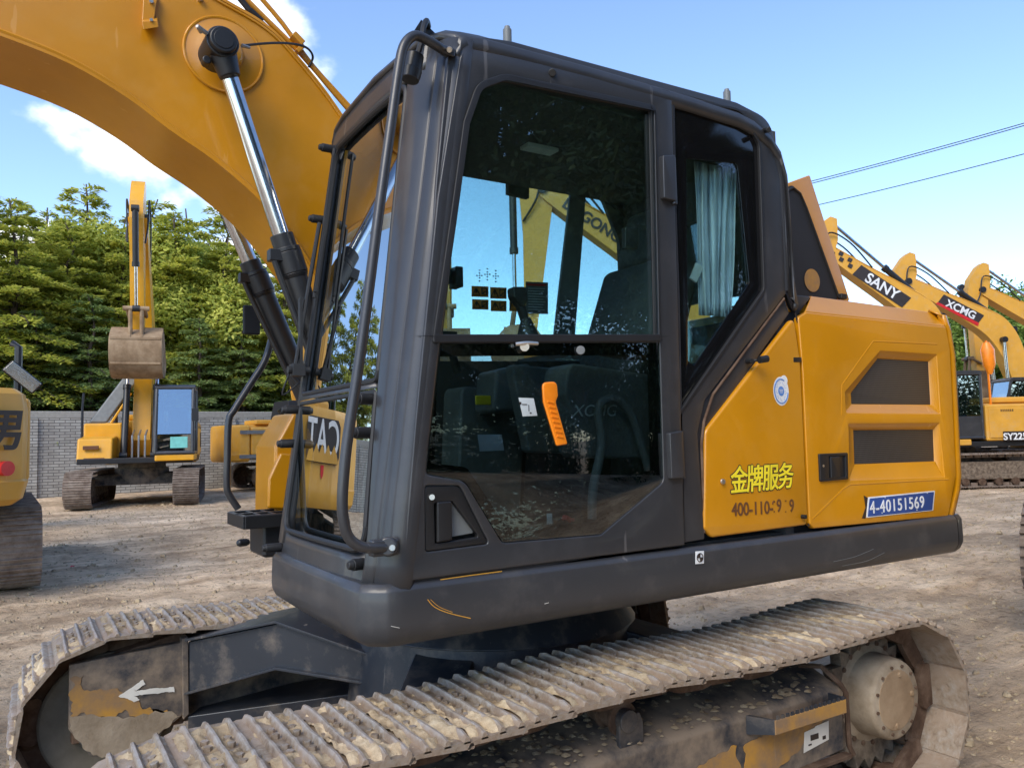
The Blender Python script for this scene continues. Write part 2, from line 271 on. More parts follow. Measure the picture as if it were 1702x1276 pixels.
# ---------------------------------------------------------------- mesh helpers
class MB:
    def __init__(s): s.v = []; s.f = []; s.mi = []
    def add(s, vs, fs, mi=0):
        o = len(s.v); s.v += [tuple(p) for p in vs]; s.f += [tuple(i + o for i in f) for f in fs]; s.mi += [mi] * len(fs); return s
    def box(s, c, d, rot=None, mi=0):
        hx, hy, hz = d[0] / 2, d[1] / 2, d[2] / 2
        vs = [Vector((x, y, z)) for x in (-hx, hx) for y in (-hy, hy) for z in (-hz, hz)]
        if rot is not None: vs = [rot @ v for v in vs]
        vs = [v + Vector(c) for v in vs]
        return s.add(vs, [(0, 1, 3, 2), (4, 6, 7, 5), (0, 4, 5, 1), (2, 3, 7, 6), (0, 2, 6, 4), (1, 5, 7, 3)], mi)
    def span(s, a, b, mi=0):
        return s.box([(a[i] + b[i]) / 2 for i in range(3)], [abs(a[i] - b[i]) for i in range(3)], None, mi)
    def hexa(s, p, mi=0):   # 8 points: bottom 4 then top 4, same winding
        return s.add(p, [(0, 3, 2, 1), (4, 5, 6, 7), (0, 1, 5, 4), (1, 2, 6, 5), (2, 3, 7, 6), (3, 0, 4, 7)], mi)
    def cyl(s, p0, p1, r0, r1=None, n=20, cap=True, mi=0):
        r1 = r0 if r1 is None else r1; p0 = Vector(p0); p1 = Vector(p1); d = (p1 - p0).normalized()
        u = d.orthogonal().normalized(); v = d.cross(u)
        vs = []
        for p, r in ((p0, r0), (p1, r1)):
            for i in range(n):
                a = 2 * math.pi * i / n; vs.append(p + u * math.cos(a) * r + v * math.sin(a) * r)
        fs = [(i, (i + 1) % n, n + (i + 1) % n, n + i) for i in range(n)]
        if cap: fs += [tuple(range(n - 1, -1, -1)), tuple(range(n, 2 * n))]
        return s.add(vs, fs, mi)
    def tube(s, path, r, n=10, mi=0, rs=None):
        P = [Vector(p) for p in path]; m = len(P); T = []
        for i in range(m):
            a = P[max(0, i - 1)]; b = P[min(m - 1, i + 1)]; T.append((b - a).normalized())
        u = T[0].orthogonal().normalized(); vs = []
        for i in range(m):
            u = (u - T[i] * u.dot(T[i])).normalized(); v = T[i].cross(u); rr = rs[i] if rs else r
            for k in range(n):
                a = 2 * math.pi * k / n; vs.append(P[i] + (u * math.cos(a) + v * math.sin(a)) * rr)
        fs = [(i * n + k, i * n + (k + 1) % n, (i + 1) * n + (k + 1) % n, (i + 1) * n + k) for i in range(m - 1) for k in range(n)]
        fs += [tuple(range(n - 1, -1, -1)), tuple(range((m - 1) * n, m * n))]
        return s.add(vs, fs, mi)
    def loft(s, rows, close=False, mi=0):
        m = len(rows[0]); vs = [p for r in rows for p in r]; fs = []
        for i in range(len(rows) - 1):
            for k in range(m - (0 if close else 1)):
                k2 = (k + 1) % m; fs.append((i * m + k, i * m + k2, (i + 1) * m + k2, (i + 1) * m + k))
        return s.add(vs, fs, mi)
    def prism(s, pts, a, b, plane='XZ', mi=0):   # pts 2D outline extruded from a to b along the third axis
        n = len(pts)
        def P(p, t): return (p[0], t, p[1]) if plane == 'XZ' else ((p[0], p[1], t) if plane == 'XY' else (t, p[0], p[1]))
        vs = [P(p, a) for p in pts] + [P(p, b) for p in pts]
        fs = [(i, (i + 1) % n, n + (i + 1) % n, n + i) for i in range(n)] + [tuple(range(n - 1, -1, -1)), tuple(range(n, 2 * n))]
        return s.add(vs, fs, mi)
    def build(s, name, mat, parent=None, bevel=0, smooth=35, solid=0, seg=2, xf=None):
        me = bpy.data.meshes.new(name); me.from_pydata([tuple((xf @ Vector(v))) for v in s.v] if xf else s.v, [], s.f); me.update()
        bm = bmesh.new(); bm.from_mesh(me); bmesh.ops.recalc_face_normals(bm, faces=bm.faces); bm.to_mesh(me); bm.free()
        mats = mat if isinstance(mat, (list, tuple)) else [mat]
        for q in mats: me.materials.append(q)
        if len(mats) > 1:
            for p, i in zip(me.polygons, s.mi): p.material_index = i
        return finish(name, me, parent, bevel, smooth, solid, seg)
def finish(name, me, parent, bevel=0, smooth=35, solid=0, seg=2):
    o = bpy.data.objects.new(name, me); COL.objects.link(o)
    if parent: o.parent = parent
    if smooth:
        me.shade_smooth()
        me.set_sharp_from_angle(angle=math.radians(smooth))
    if solid:
        md = o.modifiers.new('solid', 'SOLIDIFY'); md.thickness = solid; md.offset = -1
    if bevel:
        md = o.modifiers.new('bevel', 'BEVEL'); md.width = bevel; md.segments = seg; md.limit_method = 'ANGLE'; md.angle_limit = math.radians(35); md.harden_normals = True
    return o
def rnd(pts, r=0.0, n=6):
    out = []; m = len(pts)
    for i in range(m):
        p = Vector(pts[i][:2]); ri = pts[i][2] if len(pts[i]) > 2 else r
        a = Vector(pts[i - 1][:2]); b = Vector(pts[(i + 1) % m][:2])
        if ri <= 0: out.append((p.x, p.y)); continue
        da = (a - p); db = (b - p); la = da.length; lb = db.length; da.normalize(); db.normalize()
        ang = da.angle(db); t = min(ri / max(math.tan(ang / 2), .05), la * .48, lb * .48)
        A = p + da * t; B = p + db * t
        for k in range(n + 1):
            s = k / n; q = A * (1 - s) ** 2 + p * 2 * s * (1 - s) + B * s * s; out.append((q.x, q.y))
    return out
def pxo(pts, Y=0.0, r=0.0):
    return rnd([(*xz(p[0], p[1], Y), *(p[2:3])) for p in pts], r)
def plate(name, outline, holes, y0, t, mat, parent, bevel=.004, plane='XZ'):
    """flat panel with holes: outline in (X,Z), outer face at y0, thickness t away from the viewer"""
    cu = bpy.data.curves.new('c', 'CURVE'); cu.dimensions = '2D'; cu.fill_mode = 'BOTH'
    for lp in [outline] + list(holes):
        sp = cu.splines.new('POLY'); sp.points.add(len(lp) - 1); sp.use_cyclic_u = True
        for i, p in enumerate(lp): sp.points[i].co = (p[0], p[1], 0, 1)
    cu.extrude = max(t / 2 - bevel, 0); cu.bevel_depth = bevel; cu.bevel_resolution = 2; cu.offset = -bevel
    ob = bpy.data.objects.new('c', cu); COL.objects.link(ob)
    dg = bpy.context.evaluated_depsgraph_get(); dg.update()
    me = bpy.data.meshes.new_from_object(ob.evaluated_get(dg)); bpy.data.objects.remove(ob); bpy.data.curves.remove(cu)
    for v in me.vertices:
        x, y, z = v.co; v.co = (x, y0 + t / 2 - z, y) if plane == 'XZ' else (x, y, z)
    me.materials.clear(); me.materials.append(mat); me.name = name
    bm = bmesh.new(); bm.from_mesh(me); bmesh.ops.remove_doubles(bm, verts=bm.verts, dist=1e-5); bmesh.ops.recalc_face_normals(bm, faces=bm.faces); bm.to_mesh(me); bm.free()
    return finish(name, me, parent, 0, 40)
def text(name, body, size, mat, parent, M, ext=.0006, offset=0.0, shear=0.0, sx=1.0, align='CENTER', space=1.0):
    cu = bpy.data.curves.new('t', 'FONT'); cu.body = body; cu.size = size; cu.extrude = ext; cu.offset = offset; cu.shear = shear; cu.align_x = align; cu.align_y = 'CENTER'; cu.space_character = space
    ob = bpy.data.objects.new('t', cu); COL.objects.link(ob)
    dg = bpy.context.evaluated_depsgraph_get(); dg.update()
    me = bpy.data.meshes.new_from_object(ob.evaluated_get(dg)); bpy.data.objects.remove(ob); bpy.data.curves.remove(cu)
    me.name = name; me.materials.clear(); me.materials.append(mat)
    for v in me.vertices: v.co = M @ Vector((v.co.x * sx, v.co.y, v.co.z))
    return finish(name, me, parent, 0, 0)
def outlined(name, body, size, mat, parent, M, grow=.006, **k):
    o = text(name, body, size, mat, parent, M, **k); src = o.data; n = len(src.vertices); vs = []; fs = []; ex = M.to_3x3() @ Vector((1, 0, 0)); ey = M.to_3x3() @ Vector((0, 1, 0)); ez = M.to_3x3() @ Vector((0, 0, 1))
    for j in range(12):
        a = j * math.pi / 6; d = (ex * math.cos(a) + ey * math.sin(a)) * grow + ez * (.00003 * j); vs += [tuple(v.co + d) for v in src.vertices]; fs += [tuple(i + j * n for i in p.vertices) for p in src.polygons]
    me = bpy.data.meshes.new(name); me.from_pydata(vs, [], fs); me.update(); me.materials.append(mat); o.data = me; return o
def TM(o, ex, ey):   # matrix taking text x,y to the world directions ex, ey at o
    ex = Vector(ex).normalized(); ey = Vector(ey); ey = (ey - ex * ey.dot(ex)).normalized(); ez = ex.cross(ey); m = Matrix.Identity(4)
    for i in range(3): m[i][0] = ex[i]; m[i][1] = ey[i]; m[i][2] = ez[i]; m[i][3] = o[i]
    return m
def smoothpath(pts, n=6):
    P = [Vector(p) for p in pts]; out = []
    for i in range(len(P) - 1):
        p0 = P[max(i - 1, 0)]; p1 = P[i]; p2 = P[i + 1]; p3 = P[min(i + 2, len(P) - 1)]
        for k in range(n):
            t = k / n; out.append(.5 * ((2 * p1) + (p2 - p0) * t + (2 * p0 - 5 * p1 + 4 * p2 - p3) * t * t + (3 * p1 - p0 - 3 * p2 + p3) * t ** 3))
    out.append(P[-1]); return out
def tag(o, label=None, cat=None, group=None, kind=None):
    if label: o['label'] = label
    if cat: o['category'] = cat
    if group: o['group'] = group
    if kind: o['kind'] = kind
    return o
def empty(name, loc=(0, 0, 0), rz=0, sc=1):
    o = bpy.data.objects.new(name, None); COL.objects.link(o); o.location = loc; o.rotation_euler = (0, 0, rz); o.scale = (sc, sc, sc); o.empty_display_size = .2
    return o
# ================================================================ the main excavator
EX = empty('excavator', (0.9, 1.1, 0)); tag(EX, 'large yellow excavator in the foreground with dark grey cab and clay caked tracks', 'excavator')
bpy.context.view_layer.update()
def fixparent(o):   # keep world coordinates for parts modelled in place
    o.location = (-EX.location.x, -EX.location.y, 0); return o
def P(mb, name, mat, parent=None, **k):
    o = mb.build(name, mat, parent or EX, **k)
    if parent is None: fixparent(o)
    return o
def PL(name, outline, holes, y0, t, mat, parent=None, bevel=.004):
    o = plate(name, outline, holes, y0, t, mat, parent or EX, bevel)
    if parent is None: fixparent(o)
    return o
ZT = lambda px, py, Y=0: at(px, py, Y)
# ---- cab side frame (pillars, roof rail, rear pillar) as one stamped panel behind the door
side = [(664, 990, .01), (612, 990, .01)]
side = [(*xz(664, 986), .015), (*xz(700, 640), 0), (*xz(725, 300), 0), (*xz(745, 95), .03), (*xz(768, 56), .04), (*xz(850, 68), 0), (*xz(1225, 170), .10), (*xz(1283, 200), .12), (*xz(1297, 300), .05), (*xz(1309, 486), .02),
        (*xz(1240, 575), 0), (*xz(1172, 665), .04), (*xz(1160, 720), .03), (*xz(1172, 896), .01)]
qwin = [(1118, 163, .01), (1232, 184, .10), (1262, 240, .06), (1270, 482, .04), (1128, 688, .0)]
doorhole = [(770, 84, .05), (1116, 157, .01), (1128, 500, 0), (1136, 903, .01), (672, 964, .01), (700, 640, 0)]
frame = PL('cab_frame', rnd(side), [pxo(doorhole), pxo(qwin)], .0, .05, M_D, bevel=.006)
tag(frame)
# roof: crowned sheet over the cab with a rolled edge
CW = 1.04                    # cab width
def lean(z): return .143 * (z - 1.23)
def bow(Y): return .088 * (1 - (max(0., .17 - Y) / .17) ** 2.2) if Y < .17 else .088 + .012 * (1 - ((Y - .6) / .43) ** 2)
def XF(Y, z): return lean(z) - bow(Y)
def FS(Y, z, off=0): return Vector((XF(Y, z) - off, Y, z))
m = MB(); rows = []
prof = [(-.0, 3.005), (-.014, 3.03), (-.012, 3.06), (.01, 3.085), (.05, 3.10), (.15, 3.112), (.52, 3.125), (.9, 3.112), (1.0, 3.095), (1.04, 3.06), (1.045, 3.0)]
xs = [(.245, -.01), (.25, .012), (.27, .024), (.33, .03), (.8, .035), (1.3, .03), (1.6, .02), (1.70, .0), (1.79, -.04), (1.85, -.10), (1.885, -.2), (1.89, -.45), (1.892, -.75)]
for x, dz in xs:
    fr = 1 if x > .25 else (x - .1) / .15
    rows.append([Vector((x - (.0 if Y > .3 else 0) - (bow(max(Y, 0)) * 1.0 if x < .3 else 0), Y, (z if k > 0 else z) + dz - .02 - (0.0 if k else 0))) for k, (Y, z) in enumerate(prof)])
m.loft(rows); P(m, 'roof', M_D, bevel=0, smooth=50, solid=.025)
# front skin of the cab: sill, pillars, header, middle bar, all following the bowed and raked front
def strip(name, ys, z_lo, z_hi, mat, nz=14, off=0.0, par=None, solid=.035):
    m = MB(); m.loft([[FS(y, z_lo(y) + (z_hi(y) - z_lo(y)) * k / nz, off) for y in ys] for k in range(nz + 1)])
    return P(m, name, mat, par, solid=solid, smooth=60)
ys_n = [-.0, .004, .02, .05, .09, .14, .19, .23]
def glass_near(z):           # lateral position of the near glass edge, by height
    for (z0, y0), (z1, y1) in zip(GE[:-1], GE[1:]):
        if z0 <= z <= z1: return y0 + (y1 - y0) * (z - z0) / (z1 - z0)
    return GE[-1][1] if z > GE[-1][0] else GE[0][1]
GE = [(1.2, .10), (1.37, .095), (1.6, .115), (1.9, .14), (2.3, .165), (2.6, .19), (2.98, .20)]
# near corner post: from the door edge round to the glass
m = MB(); rows = []
for k in range(19):
    z = 1.215 + (3.06 - 1.215) * k / 18; g = glass_near(z); dx = .245 - (1.0 - (z - 1.23) / 1.8) * .245
    dX = (lean(z)) + .0
    pr = [(dX + .045, .035), (dX + .04, .004), (dX + .028, -.004), (dX + .005, .0), (dX - .018, .010), (dX - .034, .025), (dX - .044, .040), (dX - .050, .052), (dX - .047, .056), (dX - .058, .068), (XF(g * .9, z) - .007, g * .88), (XF(g, z), g), (XF(g, z) + .03, g + .005)]
    rows.append([Vector((a, b, z)) for a, b in pr])
m.loft(rows); post = P(m, 'corner_post', M_D, smooth=60, solid=.012)
strip('front_sill', [.085, .3, .42, .6, .75, .9, 1.0, 1.04], lambda y: 1.215, lambda y: 1.345, M_D, 4)
strip('front_header', [.10, .25, .42, .6, .75, .9, 1.0, 1.04], lambda y: 2.975, lambda y: 3.09, M_D, 4, off=.01)
strip('far_post', [.955, .98, 1.01, 1.04], lambda y: 1.30, lambda y: 3.0, M_D, 14, off=.004)
fb = strip('middle_bar', [.16, .4, .6, .8, .97], lambda y: 1.868, lambda y: 1.893, M_D, 2, off=.012)
# glass panes and rubber seals
def frontpane(name, z0, z1, inset, parent=None):
    m = MB(); nz = 8; rows = []
    for k in range(nz + 1):
        z = z0 + (z1 - z0) * k / nz; g = glass_near(z) + inset
        zz = z if z0 > 1.5 else (z0 + z1) / 2 + (z - (z0 + z1) / 2) * .35; rows.append([Vector((XF(g + (.96 - inset - g) * j / 10, zz) + .012, g + (.96 - inset - g) * j / 10, z)) for j in range(11)])
    m.loft(rows); return P(m, name, G_FRONT, parent, smooth=80)
ws = frontpane('upper_windshield', 1.885, 2.985, 0)
lw = frontpane('lower_windshield', 1.34, 1.875, 0)
def seal(zc, rad, parent, r=.012):
    pts = []
    z0, z1 = zc; g0 = glass_near(z0 + .05) + .012
    cor = [(g0, z0, rad), (.955, z0, rad), (.955, z1, .02 if z1 < 2 else .06), (glass_near(z1 - .05) + .012, z1, .02 if z1 < 2 else .05)]
    if z0 > 1.5: cor = [(g0, z0, .02), (.955, z0, .02), (.955, z1, .07), (glass_near(z1) + .01, z1, .05)]
    q = rnd(cor); q2 = []
    for i, p in enumerate(q):
        a = q[(i + 1) % len(q)]; n_ = max(1, int(math.hypot(a[0] - p[0], a[1] - p[1]) / .08))
        for k in range(n_): q2.append((p[0] + (a[0] - p[0]) * k / n_, p[1] + (a[1] - p[1]) * k / n_))
    q2.append(q2[0]); m = MB(); m.tube([FS(a, b, .006) for a, b in q2], r, 8); P(m, 'seal', M_RB, parent)
def sub(o, m, name, mat, **k):   # sub-part: same coordinates as its part
    c = m.build(name, mat, o, **k); return c
for o_, zc, rad in ((ws, (1.90, 2.965), .03), (lw, (1.355, 1.862), .07)):
    z0, z1 = zc; cor = [(glass_near(z0) + .012, z0, rad), (.952, z0, rad), (.952, z1, .02 if z1 < 2 else .07), (glass_near(z1) + .012, z1, .015 if z1 < 2 else .06)]
    q = rnd(cor); q2 = []
    for i, p in enumerate(q):
        a = q[(i + 1) % len(q)]; n_ = max(1, int(math.hypot(a[0] - p[0], a[1] - p[1]) / .08))
        for k in range(n_): q2.append((p[0] + (a[0] - p[0]) * k / n_, p[1] + (a[1] - p[1]) * k / n_))
    q2.append(q2[0]); m = MB(); m.tube([FS(a, b, .006) for a, b in q2], .011, 8); sub(o_, m, 'seal', M_RB)
# wiper on the windshield
m = MB()
wp = [at(455, 600, .80), at(462, 560, .80), at(480, 480, .80), at(500, 415, .80), at(520, 330, .80)]
wb = FS(.93, 2.02, .06)
m.tube([wb, FS(.92, 2.3, .055), FS(.90, 2.62, .05)], .009, 6); m.box(FS(.93, 2.0, .05), (.05, .06, .05)); m.cyl(FS(.93, 2.0, .0), FS(.93, 2.0, .09), .016)
m.box(FS(.93, 2.15, .058), (.012, .03, .30))
m.tube([FS(.90, 2.3, .03), FS(.90, 2.95, .03)], .008, 6); m.box(FS(.895, 2.62, .03), (.012, .02, .6), Matrix.Rotation(.142, 3, 'Y'))
m.tube(smoothpath([FS(.93, 1.99, .08), FS(.96, 1.9, .09), FS(.95, 1.95, .03)], 5), .004, 6)
P(m, 'wiper', M_RB, bevel=.002)
# rubber bump stops on both posts
for px, py, y in ((610, 663, .17), (604, 719, .16), (600, 936, .14)):
    c = None
    p = at(px, py, y); m = MB(); a = p + Vector((.03, 0, 0)); m.cyl(a, p + Vector((-.035, -.015, 0)), .019, .019, 16); m.cyl(p + Vector((-.033, -.015, 0)), p + Vector((-.05, -.017, 0)), .016, .012, 16); P(m, 'bump_stop', M_RB, bevel=.003)
for z in (1.84, 1.70, 1.28, 2.66, 2.98):
    q = FS(.99, z, 0); m = MB(); m.cyl(q, q + Vector((-.065, .0, 0)), .018, .018, 14); m.cyl(q + Vector((-.06, 0, 0)), q + Vector((-.078, 0, 0)), .016, .012, 14); P(m, 'bump_stop', M_RB, bevel=.003)
# ---- front grab rail
rl = [(742, 88, .0), (728, 78, -.03), (700, 62, -.035), (684, 62, -.04), (670, 80, -.04), (662, 120, -.04), (650, 205, -.04), (630, 350, -.04), (612, 490, -.04), (597, 600, -.04), (582, 700, -.04), (574, 760, -.04), (569, 830, -.04), (572, 872, -.04), (583, 897, -.04), (604, 909, -.04), (632, 910, -.035), (650, 909, -.02)]
m = MB(); m.tube(smoothpath([at(a, b, c) for a, b, c in rl], 4), .0165, 14)
rail = P(m, 'grab_rail', M_D)
m = MB(); a = at(728, 76, -.02); b = at(752, 84, -.025); m.hexa([at(716, 66, -.03), at(758, 82, -.03), at(756, 96, -.03), at(714, 80, -.03)] + [at(716, 66, .02), at(758, 82, .02), at(756, 96, .02), at(714, 80, .02)]); sub(rail, m, 'rail_bracket', M_D, bevel=.006)
m = MB(); m.cyl(at(747, 83, -.028), at(747, 83, -.045), .011, .009, 12); m.cyl(at(652, 910, -.045), at(652, 910, -.06), .011, .009, 12); sub(rail, m, 'bolt', M_BOLT)
m = MB(); m.cyl(at(645, 908, -.045), at(645, 908, .06), .030, .030, 20); m.box(at(638, 909, -.02), (.09, .04, .05)); sub(rail, m, 'rail_foot', M_D, bevel=.008)
# work lamp hanging under the rail and its cable
m = MB(); m.cyl(at(690, 92, .02), at(684, 128, .02), .030, .030, 20); m.cyl(at(685, 116, .02), at(681, 134, .02), .034, .030, 20); lamp = P(m, 'work_lamp', M_BK, bevel=.004)
m = MB(); m.tube(smoothpath([at(693, 95, .02), at(700, 70, .02), at(704, 45, .03), at(709, 35, .06), at(712, 45, .1)], 5), .010, 8); sub(lamp, m, 'cable', M_RB)
m = MB(); m.hexa([at(684, 58, .10), at(706, 60, .10), at(726, 58, .10), at(700, 33, .10)] * 1 + [at(684, 58, .12), at(706, 60, .12), at(726, 58, .12), at(700, 33, .12)]); P(m, 'lamp_bracket', M_BK)
# stubs on the roof
for px, py in ((843, 50), (1208, 153)):
    q = at(px, py, .05); m = MB(); m.cyl((q.x, .05, q.z - .06), (q.x, .05, q.z), .016, .016, 12); m.cyl((q.x, .05, q.z - .005), (q.x, .05, q.z + .012), .013, .010, 12); P(m, 'roof_stud', M_GR)
# ---- door
dout = [(765, 80, .06), (1113, 152, .02), (1135, 905, .01), (666, 966, .02), (688, 700, 0), (725, 330, 0)]
win = [(770, 178, .0), (792, 148, .0), (836, 127, .0), (1084, 179, .02), (1091, 568, .0), (716, 568, .0), (745, 380, 0)]
win = [(834, 127, .10), (1084, 179, .02), (1092, 568, .006), (716, 569, .006), (745, 372, 0), (768, 205, .04), (790, 142, .10)]
low = [(717, 571, .01), (1093, 566, .01), (1100, 800, .04), (996, 888, .04), (832, 902, .03), (770, 800, .05), (705, 788, .02)]
hand = [(704, 806, .012), (762, 806, .03), (811, 903, .012), (705, 917, .012)]
dwin, dlow, dhand = pxo(win), pxo(low), pxo(hand)
door = PL('door', pxo(dout), [dwin, dlow, dhand], -.012, .035, M_D, bevel=.005)
def ring(outl, sc_in, y0, t, mat, parent, name='seal', bevel=.003):
    cx_ = sum(p[0] for p in outl) / len(outl); cz = sum(p[1] for p in outl) / len(outl)
    inn = inset(outl, sc_in)
    return plate(name, outl, [inn], y0, t, mat, parent, bevel)
def inset(poly, d):
    n = len(poly); A = sum(poly[i][0] * poly[(i + 1) % n][1] - poly[(i + 1) % n][0] * poly[i][1] for i in range(n)); s = 1 if A > 0 else -1
    out = []
    for i in range(n):
        p0 = Vector(poly[i - 1]); p1 = Vector(poly[i]); p2 = Vector(poly[(i + 1) % n])
        a = (p1 - p0); b = (p2 - p1)
        if a.length < 1e-6 or b.length < 1e-6: a = b = (p2 - p0)
        a.normalize(); b.normalize(); na = Vector((-a.y, a.x)) * s; nb = Vector((-b.y, b.x)) * s; nn_ = (na + nb)
        if nn_.length < 1e-4: nn_ = na
        nn_.normalize(); k = d / max(nn_.dot(na), .4); out.append(tuple(p1 + nn_ * k))
    return out
ring(inset(dwin, -.003), .020, -.020, .02, M_RB, door)
gl = plate('upper_glass', inset(dwin, .008), [], .002, .004, G_SIDE, door, .0005)
ll = plate('lower_glass', inset(dlow, .003), [], -.010, .004, G_LOW, door, .0005)
plate('glass_border', inset(dlow, .003), [pxo([(728, 592, .02), (1076, 590, .02), (1082, 792, .03), (985, 868, .03), (842, 876, .03), (776, 776, .04), (722, 770, .03)])], .0, .004, G_FRIT, door, .0005)
# window bottom rail
m = MB(); a0 = at(716, 568, 0); a1 = at(1092, 566, 0); m.hexa([(a0.x, -.022, a0.z - .005), (a1.x, -.022, a1.z - .005), (a1.x, .01, a1.z - .005), (a0.x, .01, a0.z - .005), (a0.x, -.022, a0.z + .022), (a1.x, -.022, a1.z + .022), (a1.x, .01, a1.z + .022), (a0.x, .01, a0.z + .022)]); sub(door, m, 'window_rail', M_RB, bevel=.003)
# recessed door handle
hp = plate('handle_cup', inset(dhand, .002), [pxo([(720, 836, .006), (750, 832, .006), (792, 888, .006), (792, 892, .006), (722, 903, .004)])], -.007, .02, M_BK, door, .003)
plate('handle_floor', inset(dhand, .006), [], .03, .004, M_BK, door, .001)
plate('handle_grip', pxo([(724, 834, .006), (748, 832, .006), (749, 897, .004), (724, 901, .004)]), [], -.014, .016, M_BK, door, .005)
plate('handle_slot', pxo([(750, 836, .004), (762, 834, .01), (790, 886, .004), (750, 893, .004)]), [], .012, .004, M_GR, door, .001)
m = MB(); m.cyl(at(718, 826, -.018), at(718, 826, .0), .009, .009, 16); sub(door, m, 'lock', M_BOLT)
m = MB(); m.cyl(at(918, 121, -.022), at(918, 121, .0), .014, .014, 20); sub(door, m, 'door_plug', M_BK, bevel=.003)
m = MB(); m.cyl(at(965, 582, -.024), at(965, 582, .0), .016, .016, 24); sub(door, m, 'glass_knob', M_GR, bevel=.003)
m = MB(); m.tube(smoothpath([at(857, 572, -.02), at(875, 570, -.03), at(893, 571, -.02)], 4), .007, 8); m.cyl(at(872, 576, -.03), at(872, 576, 0), .016, .013, 16); sub(door, m, 'window_catch', M_BOLT)
for hp_ in ([(1092, 263), (1112, 262), (1114, 338), (1094, 333)], [(1103, 720), (1124, 716), (1127, 793), (1106, 795)]):
    h = plate('hinge', pxo([(*p, .006) for p in hp_]), [], -.036, .04, M_BK if 0 else M_D, door, .004)
    a = at(hp_[1][0] + 6, hp_[1][1] + 0, -.02); b = at(hp_[2][0] + 7, hp_[2][1] + 2, -.02); m = MB(); m.cyl(a, b, .0115, .0115, 12); sub(door, m, 'hinge_barrel', M_D, bevel=.002)
plate('hinge_latch', pxo([(1048, 374, .008), (1070, 374, .008), (1070, 411, .008), (1048, 411, .008)]), [], .03, .025, M_BK, door, .004)
# ---- rear quarter window
qo = pxo(qwin); qw = PL('quarter_window', inset(qo, -.006), [], .014, .004, G_SIDE, bevel=.0005)
plate('glass_border', inset(qo, -.004), [pxo([(1143, 262, .01), (1228, 270, .02), (1248, 470, .03), (1156, 608, .01), (1146, 600, .01)])], .008, .004, G_FRIT, qw, .0005)
plate('seal', inset(qo, -.008), [inset(qo, .006)], -.006, .02, M_RB, qw, .003)
m = MB(); rows = []
import itertools
cl = [(1153, 268), (1226, 282), (1215, 527), (1163, 524)]
for k in range(13):
    t = k / 12; L0 = [cl[0][i] + (cl[3][i] - cl[0][i]) * t for i in (0, 1)]; R0 = [cl[1][i] + (cl[2][i] - cl[1][i]) * t for i in (0, 1)]
    rows.append([at(L0[0] + (R0[0] - L0[0]) * j / 36 + 1.5 * math.sin(t * 5 + j * .3), L0[1] + (R0[1] - L0[1]) * j / 36, .10 + .022 * math.sin(j * .62 + .5 * math.sin(t * 3)) + .01 * math.sin(j * 1.7)) for j in range(37)])
m.loft(rows); P(m, 'curtain', M_CUR, smooth=80, solid=.002)
m = MB(); q = [at(1148, 462, .08), at(1158, 436, .08), at(1170, 444, .08), at(1158, 470, .08)]; m.hexa(q + [v + Vector((0, .01, 0)) for v in q]); P(m, 'curtain_tieback', M_WH, bevel=.002)
m = MB(); m.tube(smoothpath([(1.70, .03, 3.03), (1.80, .03, 2.97), (1.855, .03, 2.87), (1.868, .03, 2.7), (1.868, .03, 2.32)], 6), .034, 16); P(m, 'rear_post', M_D)
# latch stalk by the rear pillar
for px, py in ((1278, 216),):
    m = MB(); m.cyl(at(px - 8, py + 1, .0), at(px, py, -.05), .012, .012, 12); P(m, 'rubber_stop', M_RB, bevel=.003)
m = MB(); m.cyl(at(1248, 600, -.01), at(1270, 597, -.05), .006, .006, 8); m.cyl(at(1262, 598, -.05), at(1275, 596, -.055), .015, .015, 14); m.cyl(at(1243, 600, .0), at(1250, 600, -.03), .014, .010, 14); P(m, 'rubber_stop', M_RB)
# slanted sill between the cab and the tool door
PL('slanted_sill', pxo([(1306, 490, .0), (1316, 520, .0), (1180, 710, .03), (1170, 740, 0), (1172, 894, .0), (1140, 903, .0), (1136, 735, .02), (1150, 700, .02), (1180, 655, 0)]), [], .012, .04, M_D, bevel=.006)
m = MB(); m.tube([at(1303, 496, .006), at(1185, 655, .006), at(1170, 700, .006), at(1166, 735, .006), at(1170, 885, .006)], .006, 8); P(m, 'sill_trim', M_RUST)
# ---- cab interior
inn = MB(); FL = 1.27
inn.span((.05, .05, 1.22), (1.86, 1.0, FL)); P(inn, 'cab_floor', M_LIN)
farh = pxo([(700, 270, .02), (845, 297, .01), (845, 322, .01), (880, 330, .005), (880, 302, .005), (1003, 330, .04), (1030, 400, .0), (1040, 600, .02), (700, 600, .02)], CW)
fo = [(.02, 1.25), (.25, 3.06), (1.86, 3.06), (1.86, 1.25)]
o = plate('far_side_wall', fo, [farh], CW - .0, .03, M_LIN, EX, .003); fixparent(o)
o2 = plate('far_glass', inset(farh, -.01), [], CW + .012, .004, G_FAR, o, .0005)
m = MB(); m.span((1.82, .03, 1.25), (1.87, CW, 2.05)); m.span((1.82, .03, 2.75), (1.87, CW, 3.05)); m.span((1.82, .03, 2.05), (1.87, .12, 2.75)); m.span((1.82, .85, 2.05), (1.87, CW, 2.75)); P(m, 'cab_rear_wall', M_LIN)
m = MB(); m.span((1.84, .12, 2.05), (1.845, .85, 2.75)); P(m, 'rear_window', G_FAR)
m = MB(); m.span((.28, .05, 2.96), (1.84, 1.0, 3.0)); hl = P(m, 'cab_ceiling', M_LIN, bevel=.01)
m = MB(); a = at(895, 190, .5); m.box((a.x, .5, 2.955), (.16, .07, .02)); sub(hl, m, 'ceiling_lamp', M_LGR, bevel=.005)
